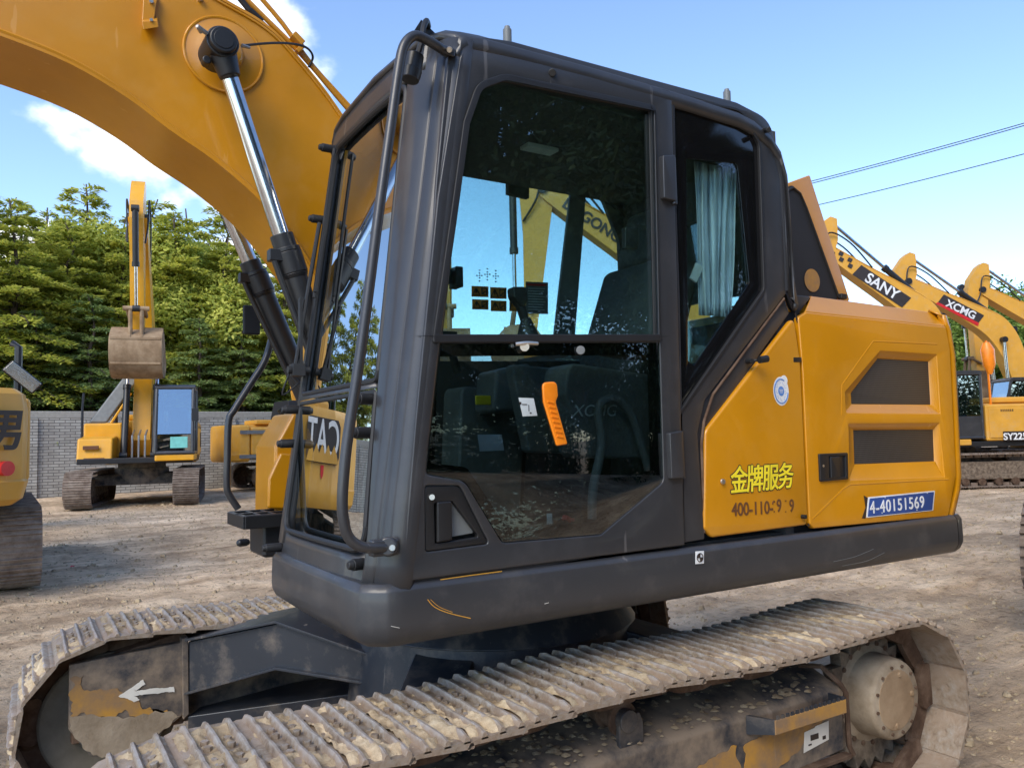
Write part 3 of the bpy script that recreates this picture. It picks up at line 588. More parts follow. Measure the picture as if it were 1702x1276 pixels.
# narrow slanted grey bar just inside the far glass
m = MB(); q0, q1, q2, q3 = at(966, 168, CW - .06), at(986, 172, CW - .06), at(956, 560, CW - .06), at(922, 560, CW - .06); m.hexa([q3, q2, q2 + Vector((0, .02, 0)), q3 + Vector((0, .02, 0)), q0, q1, q1 + Vector((0, .02, 0)), q0 + Vector((0, .02, 0))]); P(m, 'slanted_bar', M_GR, bevel=.003)
# seat
seat = empty('seat', (0, 0, 0)); seat.parent = EX; seat.location = (-EX.location.x, -EX.location.y, 0)
def SB(name, pts, r, y0, y1, mat=M_SEAT, b=.03):
    m = MB(); m.prism(rnd(pts, r), y0, y1); return m.build(name, mat, seat, bevel=b, seg=3)
SB('cushion', [(.85, 1.72), (1.38, 1.70), (1.38, 1.86), (.85, 1.90)], .05, .26, .78)
SB('backrest', [(1.28, 1.82), (1.42, 1.80), (1.62, 2.42), (1.55, 2.52), (1.44, 2.50), (1.25, 2.0)], .06, .28, .76)
SB('headrest', [(1.44, 2.50), (1.56, 2.50), (1.63, 2.75), (1.53, 2.79)], .05, .37, .67)
SB('armrest', [(.92, 2.03), (1.35, 1.99), (1.36, 2.07), (.92, 2.10)], .03, .16, .24, M_BRN, .02)
SB('suspension', [(.92, 1.27), (1.36, 1.27), (1.30, 1.70), (.95, 1.70)], .02, .30, .74, M_RB, .015)
m = MB(); m.prism(rnd([(.62, 1.27), (.95, 1.27), (1.0, 1.90), (.66, 1.94)], .04), .80, .98); P(m, 'far_console', M_GR, bevel=.015)
nc = MB(); nc.prism(rnd([(.80, 1.62), (1.30, 1.60), (1.28, 1.93), (.74, 1.98), (.72, 1.86)], .05), .10, .26); con = P(nc, 'near_console', M_GR, bevel=.015)
# joystick
jb = at(878, 550, .2); jt = at(860, 492, .2)
m = MB(); m.cyl(jb + Vector((0, 0, -.04)), jb + Vector((-.01, 0, .05)), .05, .018, 16); m.cyl(jb, jt, .016, .020, 14); jk = P(m, 'joystick', M_RB, bevel=.004)
m = MB(); m.prism(rnd([(jt.x - .035, jt.z + .03), (jt.x + .03, jt.z + .035), (jt.x + .035, jt.z - .02), (jt.x + .01, jt.z - .05), (jt.x - .03, jt.z - .01)], .015), .175, .225); sub(jk, m, 'grip', M_BK, bevel=.01)
j2 = at(725, 560, .7); m = MB(); m.tube([j2 + Vector((.1, 0, -.15)), j2 + Vector((.06, 0, -.02)), j2], .018, 10); m.box(j2 + Vector((.03, 0, .0)), (.12, .05, .05)); P(m, 'joystick', M_RB, bevel=.012)
# monitor on the near front post and bits
m = MB(); a = at(758, 462, .22); m.box(a, (.03, .06, .075)); m.box(a + Vector((-.04, 0, 0)), (.04, .03, .05)); P(m, 'radio_remote', M_BK, bevel=.004)
m = MB(); m.prism(rnd([xz(800, 620, .75), xz(860, 606, .75), xz(862, 680, .75), xz(795, 690, .75)], .03), .62, .80); mo = P(m, 'display_monitor', M_GR, bevel=.02)
m = MB(); a = at(803, 665, .6); m.box(a, (.075, .01, .04)); sub(mo, m, 'yellow_tag', M_LET, bevel=.008)
# dashboard stack and travel pedals, seen dimly through the lower glass
m = MB(); m.prism(rnd([(.12, 1.27), (.40, 1.27), (.36, 1.55), (.28, 1.66), (.16, 1.62)], .04), .35, .7); P(m, 'pedal_box', M_GR, bevel=.02)
m = MB(); m.prism(rnd([xz(850, 605, .34), xz(1000, 618, .34), xz(1018, 755, .34), xz(880, 752, .34)], .02), .34, .40); bx = P(m, 'seat_side_box', M_GR, bevel=.01)
a = at(988, 683, .093); text('box_lettering', 'XCMG', .062, M_LGR, bx, TM(a, (1, 0, 0), (0, 0, 1)), sx=1.15, shear=.25)
m = MB(); m.prism(rnd([xz(940, 690, .30), xz(1035, 690, .30), xz(1035, 752, .30), xz(940, 752, .30)], .01), .30, .34); P(m, 'side_pocket', M_BRN, bevel=.006)
# inner grab bar, orange release handle, labels
m = MB(); m.tube(smoothpath([at(984, 862, .06), at(986, 810, .06), at(1000, 740, .06), at(995, 690, .06), at(1000, 668, .06), at(1025, 664, .06), at(1050, 690, .06), at(1068, 745, .06), at(1078, 780, .06)], 5), .017, 12); P(m, 'inner_grab_bar', M_GR)
for zz in range(7):
    pass
m = MB()
for k in range(8): a = at(1040, 770 + k * 9, .12); m.cyl((a.x - .05, .12, a.z), (a.x + .05, .12, a.z), .03 + .004 * (k % 2), None, 12)
P(m, 'bellows', M_RB)
oh = PL('release_handle', pxo([(898, 636, .02), (922, 634, .02), (924, 658, .01), (920, 668, .02), (940, 738, .008), (922, 741, .008), (900, 668, 0)]), [], -.016, .014, M_ORH, bevel=.005)
m = MB()
for k in range(8):
    a = at(915.5 + k * 2.2, 668 + k * 8.2, -.017); m.box(a, (.026, .006, .005), Matrix.Rotation(.15, 3, 'Y'))
sub(oh, m, 'finger_ribs', M_ORH)
lb = PL('instruction_label', pxo([(859, 661), (884, 662), (890, 691), (866, 692)]), [], -.012, .0015, M_LGR, bevel=.0003)
m = MB(); a = at(872, 672, -.0128); m.box(a, (.020, .001, .0025)); a = at(879, 678, -.0128); m.box(a, (.0025, .001, .022)); a = at(865, 670, -.0128); m.box(a, (.006, .001, .009)); a = at(882, 686, -.0128); m.box(a, (.007, .001, .004)); sub(lb, m, 'label_print', M_INK)
PL('paper_note', pxo([(794, 722), (834, 722), (838, 748), (798, 750)], .3), [], .3, .003, M_CUR, bevel=.0005)
PL('lever_label', pxo([(909, 853), (918, 853), (918, 870), (910, 871)], .08), [], .08, .003, M_WH, bevel=.0004)
m = MB(); a = at(942, 862, .08); m.box(a, (.028, .03, .02), Matrix.Rotation(.5, 3, 'Y')); m.box(a + Vector((.02, 0, -.005)), (.02, .02, .012)); P(m, 'red_lever', M_RED, bevel=.004)
m = MB()
for k in range(16):
    a = at(828 + k * 4, 852 + k * .9, .05); b = at(842 + k * 4, 869 + k * .3, .05); m.tube([a, b], .003, 4)
P(m, 'vent_slots', M_BK)
# warning stickers on the far glass
def stick(x0, y0, x1, y1, mat, name='warning_sticker', Y=CW - .003): return PL(name, pxo([(x0, y0), (x1, y0 + (x1 - x0) * .04), (x1, y1 + (x1 - x0) * .03), (x0, y1)], Y), [], Y, .002, mat, bevel=.0003)
for x0, y0, x1, y1 in ((784, 475, 812, 493), (815, 477, 842, 496), (785, 497, 812, 514), (816, 499, 842, 517), (847, 481, 871, 517)):
    s_ = stick(x0, y0, x1, y1, M_ORL); m = MB()
    cx_, cy = x0 + (x1 - x0) * .27, (y0 + y1) / 2
    tri = [at(cx_, y0 + 4, CW - .006), at(cx_ + 6, y1 - 3, CW - .006), at(cx_ - 6, y1 - 3, CW - .006)]; m.tube(tri + [tri[0]], .0035, 4); m.tube([at(cx_, cy - 2, CW - .006), at(cx_, cy + 3, CW - .006)], .003, 4)
    m.tube([at(x1 - 11, y0 + 4, CW - .006), at(x1 - 3, y0 + 5, CW - .006), at(x1 - 3, y1 - 3, CW - .006), at(x1 - 11, y1 - 4, CW - .006), at(x1 - 11, y0 + 4, CW - .006)], .003, 4); m.tube([at(x1 - 10, y1 - 5, CW - .006), at(x1 - 5, cy, CW - .006)], .003, 4)
    sub(s_, m, 'pictogram', M_INK)
s_ = stick(874, 468, 911, 521, M_GR, 'notice_sticker'); m = MB()
for k in range(9): m.tube([at(878, 479 + k * 4.4, CW - .006), at(906 - (k * 7 % 5), 480 + k * 4.4, CW - .006)], .0022, 4)
sub(s_, m, 'notice_print', M_LGR); m = MB(); m.tube([at(877, 473, CW - .006), at(907, 474, CW - .006)], .007, 4); sub(s_, m, 'notice_heading', M_RED)
m = MB()
for cx_, cy in ((797, 458), (810, 456), (824, 459)):
    for dx, dy in ((0, 0), (4, 0), (-4, 0), (0, 4), (0, -4), (0, -9), (0, 9)): a = at(cx_ + dx, cy + dy, CW - .004); m.box(a, (.008, .001, .006))
P(m, 'control_pattern_print', M_INK)
# ---- lower skirt round the upper structure
m = MB(); rows = []
prf = [(.030, 1.263), (.002, 1.263), (-.002, 1.261), (-.016, 1.243), (-.0175, 1.238), (-.0205, 1.14), (-.017, 1.115), (-.004, 1.090), (.022, 1.070), (.05, 1.064), (.10, 1.062), (.5, 1.062)]
path = [(3.055, 0), (3.0, 0), (2.0, 0), (1.0, 0), (.2, 0), (.02, .0), (-.025, .003), (-.036, .008), (-.088, .052), (-.096, .066), (-.104, .2), (-.106, .7), (-.10, 1.0), (-.085, 1.035), (0, 1.05)]
for i, (x, y) in enumerate(path):
    a = Vector(path[max(i - 1, 0)]); b = Vector(path[min(i + 1, len(path) - 1)]); t = (b - a).normalized(); nrm = Vector((-t.y, t.x)) * -1    # outward
    if i == 0: nrm = Vector((0, 1))
    rows.append([Vector((x + nrm.x * d, y + nrm.y * d, z)) for d, z in prf])
m.loft(rows); sk = P(m, 'side_skirt', M_DS, smooth=26)
m = MB(); rows = []
for x, s_, dy in ((3.060, 1.0, 0), (3.10, 1.0, .004), (3.135, .97, .02), (3.155, .9, .06), (3.165, .8, .2), (3.17, .75, .8)): rows.append([Vector((x, d + dy, 1.165 + (z - 1.165) * s_ + .0)) for d, z in prf[:11]])
m.loft(rows); P(m, 'skirt_end_cap', M_DS, smooth=60)
cm = PL('crash_marker', pxo([(1156, 916), (1170, 915), (1170, 936), (1156, 937)], -.022), [], -.0225, .0015, M_WH, bevel=.0003)
c_ = at(1163, 926, -.0225); m = MB()
for q in range(2):
    a0 = math.pi / 2 * (2 * q + 1); pts = [(c_.x, c_.z)] + [(c_.x + .015 * math.cos(a0 + k * math.pi / 16), c_.z + .015 * math.sin(a0 + k * math.pi / 16)) for k in range(9)]; m.prism(pts, -.0265, -.0240)
m.tube([(c_.x + .016 * math.cos(k * math.pi / 10), -.0245, c_.z + .016 * math.sin(k * math.pi / 10)) for k in range(21)], .0016, 4)
sub(cm, m, 'marker_print', M_INK)
for pts_, r_, mt_ in (([(711, 996), (722, 1008), (745, 1018), (782, 1027)], .0016, M_YF), ([(716, 996), (730, 1008), (752, 1017)], .0010, M_YF), ([(905, 1003), (912, 1001)], .0012, M_WHW), ([(650, 1040), (664, 1043)], .001, M_WHW), ([(1385, 933), (1420, 925), (1452, 912)], .0012, M_GR), ([(1400, 940), (1440, 932), (1470, 918)], .001, M_GR)):
    m = MB(); m.tube(smoothpath([at(a_, b_, -.0205) for a_, b_ in pts_], 4), r_, 4); sub(sk, m, 'scratch', mt_)
m = MB(); m.tube([at(a_, b_, -.003) for a_, b_ in ((732, 963), (780, 956), (834, 949))], .0022, 5); sub(sk, m, 'worn_edge', M_YF)
# deck under the cab and body
m = MB(); m.span((-.06, .06, 1.07), (3.1, 1.0, 1.2)); m.span((.45, 1.0, 1.07), (3.1, 2.55, 1.2)); m.span((-.06, .06, 1.2), (1.88, 1.04, 1.225)); P(m, 'deck', M_BK)
m = MB(); rows = [[Vector((.05 + .0 * k, y, z)) for y, z in ((.1, 1.1), (1.0, 1.1))] for k in range(2)]
m.cyl((1.0, 1.15, .80), (1.0, 1.15, 1.075), .58, .62, 48); m.cyl((1.0, 1.15, .70), (1.0, 1.15, .83), .66, .66, 48); P(m, 'swing_bearing', M_BLUE, bevel=.01)
# ---- tool door
td = [(1318, 527, .02), (1329, 600, 0), (1341, 852, .0), (1340, 872, .02), (1183, 893, .03), (1169, 878, .02), (1171, 716, .05)]
tdo = pxo(td); tool = PL('tool_door', tdo, [], -.006, .03, M_Y, bevel=.010)
m = MB(); c = at(1201, 800, -.01); m.cyl(c, c + Vector((0, -.006, 0)), .012, .010, 18); sub(tool, m, 'lock', M_BOLT)
plate('catch_slot', pxo([(1317, 594, .003), (1330, 594, .003), (1330, 602, .003), (1317, 602, .003)]), [], -.0075, .004, M_BK, tool, .0005)
m = MB(); c = at(1333, 858, -.01); m.cyl(c, c + Vector((0, -.02, 0)), .009, .009, 12); sub(tool, m, 'rubber_buffer', M_RB)
YD = -.0062
cs = at(1298, 650, YD)
def disc(cx_, cz, rx, rz, y, mat, name, par, n=40, t=.0006):
    m = MB(); m.prism([(cx_ + rx * math.cos(2 * math.pi * k / n), cz + rz * math.sin(2 * math.pi * k / n)) for k in range(n)], y, y + t); return m.build(name, mat, par, smooth=0)
rs = disc(cs.x, cs.z, .049, .062, YD - .001, M_WH, 'round_sticker', tool)
disc(cs.x + .022, cs.z + .047, .022, .022, YD - .0011, M_WH, 'sticker_tab', tool)
for rr in (.041, .044): 
    m = MB(); m.tube([(cs.x + rr * math.cos(2 * math.pi * k / 48), YD - .002, cs.z + rr * 1.22 * math.sin(2 * math.pi * k / 48)) for k in range(8, 48)], .0011, 4); m.build('sticker_ring', M_BLL, tool)
disc(cs.x, cs.z, .019, .021, YD - .0018, M_BLL, 'sticker_centre', tool)
m = MB()
for k in range(3): m.box((cs.x, YD - .0024, cs.z + .006 - k * .006), (.024 - k * .004, .0006, .0022))
m.build('sticker_print', M_WH, tool, smooth=0)
m = MB()
for k in range(26):
    a = k * .68; r_ = .027 + .010 * ((k * 7) % 5) / 5; m.box((cs.x + r_ * math.cos(a), YD - .002, cs.z + r_ * 1.2 * math.sin(a)), (.004, .0006, .0015), Matrix.Rotation(a, 3, 'Y'))
m.build('sticker_pattern', M_BLL, tool, smooth=0)
ca = at(1267, 797, YD - .001); tm = TM(ca, (1, 0, .015), (0, 0, 1))
outlined('lettering_outline', '金牌服务', .116, M_INK, tool, tm, grow=.0058, sx=.88, shear=.12, space=.86)
ca2 = ca + Vector((0, -.0012, 0)); outlined('lettering', '金牌服务', .116, M_LET, tool, TM(ca2, (1, 0, .015), (0, 0, 1)), grow=.0016, sx=.88, shear=.12, space=.86)
ca = at(1216, 848, YD - .001); e_ = at(1321, 841, YD - .001) - ca
tm = TM(ca, e_, (0, 0, 1)); outlined('phone_number', '400-110-', .074, M_BRN, tool, tm, grow=.0014, sx=.92, align='LEFT')
for px_ in (1295, 1316):
    c = at(px_, 841, YD - .001); text('phone_number', '9', .074, M_BRN, tool, TM(c, e_, (0, 0, 1)), offset=.0014, sx=.86)
m = MB()
c = at(1286, 836, YD - .0014); m.tube([c + Vector((-.008, 0, -.004)), c + Vector((-.005, 0, .006)), c + Vector((.003, 0, .009)), c + Vector((.007, 0, .004))], .0028, 4)
c = at(1287, 850, YD - .0014); m.box(c, (.006, .001, .006))
c = at(1306, 832, YD - .0014); m.box(c, (.009, .001, .005)); c = at(1306, 850, YD - .0014); m.box(c, (.007, .001, .004)); m.build('worn_digits', M_BRN, tool, smooth=0)
# ---- engine door with two louvred recesses
ed = [(1326, 527, .02), (1340, 519, .01), (1571, 543, .01), (1578, 580, 0), (1588, 790, 0), (1575, 857, .01), (1352, 878, .01), (1345, 870, .01), (1334, 620, 0)]
b1 = [(1466, 578, .03), (1556, 589, .01), (1563, 676, .01), (1560, 687, .01), (1411, 686, .01), (1405, 678, .01), (1404, 655, .03)]
b2 = [(1411, 706, .006), (1556, 705, .006), (1562, 785, .006), (1566, 790, .01), (1416, 795, .01)]
g1 = [(1459, 595, .015), (1544, 600, .006), (1548, 673, .006), (1415, 672, .006), (1414, 653, .01)]
g2 = [(1418, 714, .004), (1552, 713, .004), (1554, 767, .004), (1420, 772, .004)]
b1 = [(1462, 584, .015), (1556, 590, .006), (1562, 687, .006), (1406, 685, .006), (1404, 652, .01)]
b2 = [(1410, 705, .004), (1560, 704, .004), (1569, 792, .004), (1412, 797, .004)]
B1, B2 = pxo(b1), pxo(b2); G1, G2 = pxo(g1, .022), pxo(g2, .022)
eng = PL('engine_door', pxo(ed), [B1, B2], -.004, .03, M_Y, bevel=.006)
for B_, G_, nm in ((B1, G1, 'louvre_recess'), (B2, G2, 'louvre_recess')):
    m = MB(); m.loft([[Vector((p[0], -.003, p[1])) for p in inset(B_, -.004)], [Vector((p[0], .004, p[1])) for p in inset(B_, .006)], [Vector((p[0], .022, p[1])) for p in G_], [Vector((p[0], .03, p[1])) for p in inset(G_, .004)]], close=True); m.build(nm, M_Y, eng, smooth=30)
    plate('grille', inset(G_, -.006), [], .026, .004, M_GRILLE, eng, .0005)
# pressed crease below and around the recesses
m = MB()
for pl in ([(1349, 862), (1400, 812), (1412, 805), (1575, 796)], [(1398, 690), (1398, 640), (1450, 567), (1556, 572)],):
    m.tube([at(a, b, .0005) for a, b in pl], .0065, 8)
m.build('pressed_crease', M_Y, eng)
m = MB(); top = [at(1348, 492, .07), at(1563, 521, .07)]; fold = [at(1334, 524, .003), at(1572, 545, .003)]; mid_ = [at(1340, 519, .0), at(1571, 543, .0)]
m.loft([[fold[0], fold[1]], [mid_[0] + Vector((0, .002, .006)), mid_[1] + Vector((0, .002, .006))], [top[0], top[1]], [top[0] + Vector((.0, .5, .03)), top[1] + Vector((0, .5, .03))]]); m.build('door_top_bevel', M_Y, eng, bevel=.008, solid=.01)
pl_ = plate('latch_frame', pxo([(1358, 754, .006), (1405, 752, .006), (1406, 796, .006), (1360, 800, .006)]), [pxo([(1373, 758, .003), (1401, 757, .003), (1402, 792, .003), (1374, 794, .003)])], -.014, .012, M_BK, eng, .002)
plate('latch_floor', pxo([(1370, 756), (1404, 755), (1404, 795), (1370, 796)]), [], -.0065, .002, M_BK, eng, .0005)
plate('latch_paddle', pxo([(1376, 759, .003), (1391, 758, .003), (1392, 793, .003), (1377, 794, .003)]), [], -.016, .014, M_BK, eng, .003)
m = MB(); c = at(1369, 774, -.015); m.cyl(c, c + Vector((0, .004, 0)), .006, .006, 14); m.build('latch_lock', M_BOLT, eng)
npl = plate('number_plate', pxo([(1441, 826, .004), (1552, 815, .004), (1549, 848, .004), (1438, 860, .004)]), [], -.0065, .002, M_WH, eng, .0004)
plate('plate_field', pxo([(1443, 828, .004), (1550, 817, .004), (1547, 847, .004), (1440, 858, .004)]), [], -.0078, .001, M_BLV, eng, .0002)
m = MB(); m.prism([xz(1434, 823), xz(1441, 827), xz(1437, 861), xz(1431, 861), xz(1437, 843)], -.0055, -.0045); m.build('plate_backing', M_INK, eng, smooth=0)
a = at(1446, 846, -.0082); b = at(1536, 836, -.0082); outlined('plate_number', '4-40151569', .080, M_WH, eng, TM(a + Vector((0, 0, .004)), b - a, (-.06, 0, 1)), grow=.0009, sx=1.02, align='LEFT', space=1.12)
m = MB()
for px_, py_ in ((1471, 826), (1541, 819), (1466, 852), (1524, 847)): c = at(px_, py_, -.0082); m.cyl(c, c + Vector((0, -.001, 0)), .003, .003, 8)
m.build('plate_rivet', M_WH, eng)
# ---- rear corner panel, sweeping round to the counterweight
m = MB(); seam = [(1567, 523), (1575, 548), (1582, 590), (1592, 790), (1590, 815), (1580, 858)]; rows = []
for px_, py_ in seam:
    p = at(px_, py_, 0); rows.append([p + Vector((0, .03, 0)), p + Vector((.002, .001, 0)), p + Vector((.02, -.002, 0)), p + Vector((.05, .008, 0)), p + Vector((.075, .04, 0)), p + Vector((.085, .10, 0)), p + Vector((.09, .7, 0))])
m.loft(rows); p = at(1567, 523, 0); m.loft([[p + Vector((.0, .07, .04)), p + Vector((.07, .12, .03)), p + Vector((.08, .7, .03))], [p + Vector((.002, .001, 0)), p + Vector((.06, .02, 0)), p + Vector((.09, .12, 0))]]); P(m, 'rear_corner_panel', M_Y, smooth=45, solid=.01)
m = MB(); m.tube([at(a, b, .012) + Vector((-.004, 0, 0)) for a, b in seam], .005, 6); P(m, 'panel_gap', M_BRN)
m = MB(); m.tube([at(a, b, .006) for a, b in ((1322, 520), (1331, 560), (1337, 640), (1344, 800), (1344, 874))], .004, 6); P(m, 'panel_gap', M_INK)
cwp = rnd([(3.13, .25), (3.40, .45), (3.48, 1.2), (3.40, 2.0), (3.13, 2.2), (2.9, 2.2), (2.9, .25)], .12)
m = MB(); m.prism(cwp, 1.1, 2.22, 'XY'); P(m, 'counterweight', M_Y, bevel=.03)
m = MB(); m.span((1.95, .07, 2.24), (3.1, 2.3, 2.29)); P(m, 'body_top', M_Y, bevel=.01)
m = MB(); m.span((1.90, .06, 1.2), (3.1, 2.3, 2.24)); P(m, 'engine_bay', M_INS)
# raised hood plate seen behind the cab
YH = .42
ho = pxo([(1240, 330, .0), (1346, 291, .01), (1412, 497, .0), (1400, 540, 0), (1240, 540, 0)], YH)
hh = PL('raised_hood', ho, [], YH, .05, M_Y, bevel=.004)
plate('foam_lining', pxo([(1230, 345, .0), (1318, 307, .04), (1336, 330, .03), (1392, 494, .01), (1388, 540, 0), (1230, 540, 0)], YH - .012), [], YH - .012, .01, M_INS, hh, .003)
m = MB(); m.tube([at(a, b, YH - .014) for a, b in ((1306, 318), (1318, 312), (1330, 322), (1340, 345), (1394, 494))], .007, 8); m.build('hood_seal', M_RB, hh)
c = at(1350, 466, YH - .016); disc(c.x, c.z, .062, .062, YH - .0165, M_YM, 'hood_port', hh); 
m = MB(); c = at(1400, 493, YH - .02); m.box(c, (.05, .03, .03)); m.build('hood_stop', M_RB, hh, bevel=.006)
PL('hood_corner', pxo([(1306, 488), (1348, 493), (1326, 524), (1316, 512)], .05), [], .05, .02, M_D, bevel=.004)
# ---- far side box, step and rail
bxo = rnd([xz(426, 742, 2.7), xz(455, 690, 2.7), (.75, xz(455, 690, 2.7)[1]), (.75, 1.2), xz(424, 856, 2.7)], .03)
m = MB(); m.prism(bxo, 2.28, 2.72); P(m, 'front_toolbox', M_Y, bevel=.035)
m = MB(); m.prism(rnd([xz(446, 795, 2.26), xz(466, 752, 2.26), (.6, 1.60), (.6, 1.3), xz(444, 845, 2.26)], .02), 2.25, 2.30); P(m, 'toolbox_panel', M_Y, bevel=.02)
s0 = at(382, 850, 2.3); s1 = at(455, 852, 2.0); st = MB()
zs = (s0.z + s1.z) / 2
for y in (1.95, 2.12, 2.29): st.span((s0.x, y, zs - .02), (s1.x + .1, y + .03, zs))
for x in (s0.x, s0.x + .08, s0.x + .16): st.span((x, 1.95, zs - .022), (x + .02, 2.32, zs - .002))
st.span((s0.x, 1.945, zs - .07), (s1.x + .1, 1.965, zs - .003)); st.span((s0.x - .01, 1.95, zs - .07), (s0.x + .01, 2.32, zs - .003)); P(st, 'foot_step', M_BK, bevel=.004)
m = MB(); m.span((.10, 2.0, 1.10), (.5, 2.3, zs - .06)); m.cyl((.03, 2.0, zs - .14), (-.04, 1.98, zs - .14), .02, .02, 12); P(m, 'step_bracket', M_BK, bevel=.02)
rl2 = [(452, 560, 2.2), (440, 600, 2.2), (415, 640, 2.2), (390, 680, 2.2), (380, 700, 2.2), (378, 760, 2.2), (377, 805, 2.2), (381, 822, 2.2), (396, 845, 2.2)]
m = MB(); m.tube(smoothpath([at(*q) for q in rl2], 4), .019, 12); P(m, 'access_rail', M_D)
# ---- boom: box girder of two side plates and flanges
YB0, YB1 = 1.27, 1.74
lowp = [(-150, 2), (0, 55), (116, 102), (212, 159), (282, 212), (353, 261), (423, 321), (470, 375), (520, 450), (560, 540), (590, 620)]
upp = [(720, 640), (690, 480), (640, 320), (564, 190), (494, 99), (441, 46), (363, 0), (240, -70), (60, -150), (-150, -215)]
ol = [(-5.2, 2.25), (-4.6, 2.62), (-3.6, 3.12), (-2.6, 3.42), (-1.9, 3.50)] + [xz(a, b, YB0) for a, b in lowp]; ou = [xz(a, b, YB0) for a, b in upp] + [(-1.75, 4.20), (-2.6, 4.08), (-3.6, 3.72), (-4.7, 3.10), (-5.35, 2.55)]
def smooth2(pp, n=4):
    q = smoothpath([(a, 0, b) for a, b in pp], n); return [(v.x, v.z) for v in q]
boom_o = smooth2(ol) + smooth2(ou)
m = MB(); m.prism(boom_o, YB0, YB0 + .012); m.prism(boom_o, YB1 - .012, YB1)
lo_s, up_s = smooth2(ol), smooth2(ou)
m.loft([[Vector((p[0], y, p[1] - .002)) for p in lo_s] for y in (YB0 - .012, YB1 + .012)]); m.loft([[Vector((p[0], y, p[1] - .016)) for p in lo_s] for y in (YB0 - .012, YB1 + .012)])
m.loft([[Vector((p[0], y, p[1])) for p in up_s] for y in (YB0 - .012, YB1 + .012)]); m.loft([[Vector((p[0], y, p[1] + .014)) for p in up_s] for y in (YB0 - .012, YB1 + .012)])
for s_, dz in ((lo_s, -.016), (up_s, .014)):
    for y in (YB0 - .012, YB1 + .012): m.loft([[Vector((p[0], y, p[1] + min(dz, 0) + (0.0 if dz > 0 else 0))) for p in s_], [Vector((p[0], y, p[1] + max(dz, 0) - (.002 if dz < 0 else 0))) for p in s_]])
boom = P(m, 'boom', M_Y, smooth=40)
m = MB(); m.tube([Vector((p[0], YB0 - .006, p[1] + .006)) for p in lo_s], .009, 6); m.tube([Vector((p[0], YB0 - .004, p[1] - .006)) for p in up_s], .007, 6); sub(boom, m, 'weld_bead', M_Y)
c = at(372, 92, YB0)
def lathe(c, prof, ax=Vector((0, -1, 0)), n=40):
    m = MB(); u = ax.orthogonal().normalized(); v = ax.cross(u)
    m.loft([[c + ax * h + (u * math.cos(2 * math.pi * k / n) + v * math.sin(2 * math.pi * k / n)) * max(r, .0005) for k in range(n)] for r, h in prof], close=True); return m
sub(boom, lathe(c, [(.168, -.005), (.168, .006), (.162, .009), (.125, .009), (.120, .013), (.098, .013), (.092, .018), (.080, .018), (.074, .05), (.06, .06), (.001, .06)]), 'pivot_boss', M_Y, smooth=50)
m = MB(); m.tube([c + Vector((.167 * math.cos(k * math.pi / 24), -.006, .167 * math.sin(k * math.pi / 24))) for k in range(49)], .007, 6); sub(boom, m, 'weld_bead', M_Y)
m = MB(); m.prism(rnd([(-5.75, 3.45), (-5.45, 3.35), (-5.0, 2.5), (-4.75, 1.9), (-4.55, .75), (-4.75, .7), (-5.1, 1.3), (-5.55, 2.4)], .06), 1.34, 1.67); P(m, 'arm', M_Y, bevel=.012)
m = MB(); m.cyl((-5.6, 1.505, 3.3), (-4.4, 1.505, 3.62), .035, .035, 16); m.cyl((-4.4, 1.505, 3.62), (-2.9, 1.505, 4.02), .07, .07, 20); P(m, 'arm_cylinder', M_BK)
bk_o = smoothpath([Vector((-4.62, 0, .78)), Vector((-4.35, 0, .72)), Vector((-4.1, 0, .45)), Vector((-4.15, 0, .12)), Vector((-4.45, 0, -.0)), Vector((-4.9, 0, .02))], 4)
m = MB(); m.loft([[q + Vector((0, y, .03)) for q in bk_o] for y in (.95, 2.05)]); bkt = P(m, 'bucket', M_BUCK, solid=.03)
for y in (.95, 2.05): m = MB(); m.prism([(q.x, q.z + .03) for q in bk_o] + [(-4.8, .4)], y - .015, y + .015); sub(bkt, m, 'side_plate', M_BUCK)
# bracket on the boom side
m = MB(); a = at(245, 20, YB0 - .02); m.hexa([at(236, 40, YB0 - .03), at(256, 34, YB0 - .03), at(256, 34, YB0), at(236, 40, YB0), at(238, 0, YB0 - .03), at(262, -6, YB0 - .03), at(262, -6, YB0), at(238, 0, YB0)])
m.hexa([at(238, 50, YB0 - .06), at(264, 46, YB0 - .06), at(262, 38, YB0), at(236, 42, YB0), at(236, 36, YB0 - .06), at(262, 34, YB0 - .06), at(262, 28, YB0), at(236, 32, YB0)]); bk = sub(boom, m, 'hose_bracket', M_Y, bevel=.003)
m = MB(); q = at(251, 35, YB0 - .055); m.cyl(q, q + Vector((0, -.012, .0)), .008, .007, 6); q = at(251, 4, YB0 - .03); m.cyl(q, q + Vector((0, -.012, .0)), .009, .009, 6); q = at(332, 0, YB0 - .0); m.cyl(q, q + Vector((0, -.02, .0)), .012, .012, 10); sub(boom, m, 'bolt', M_BOLT)
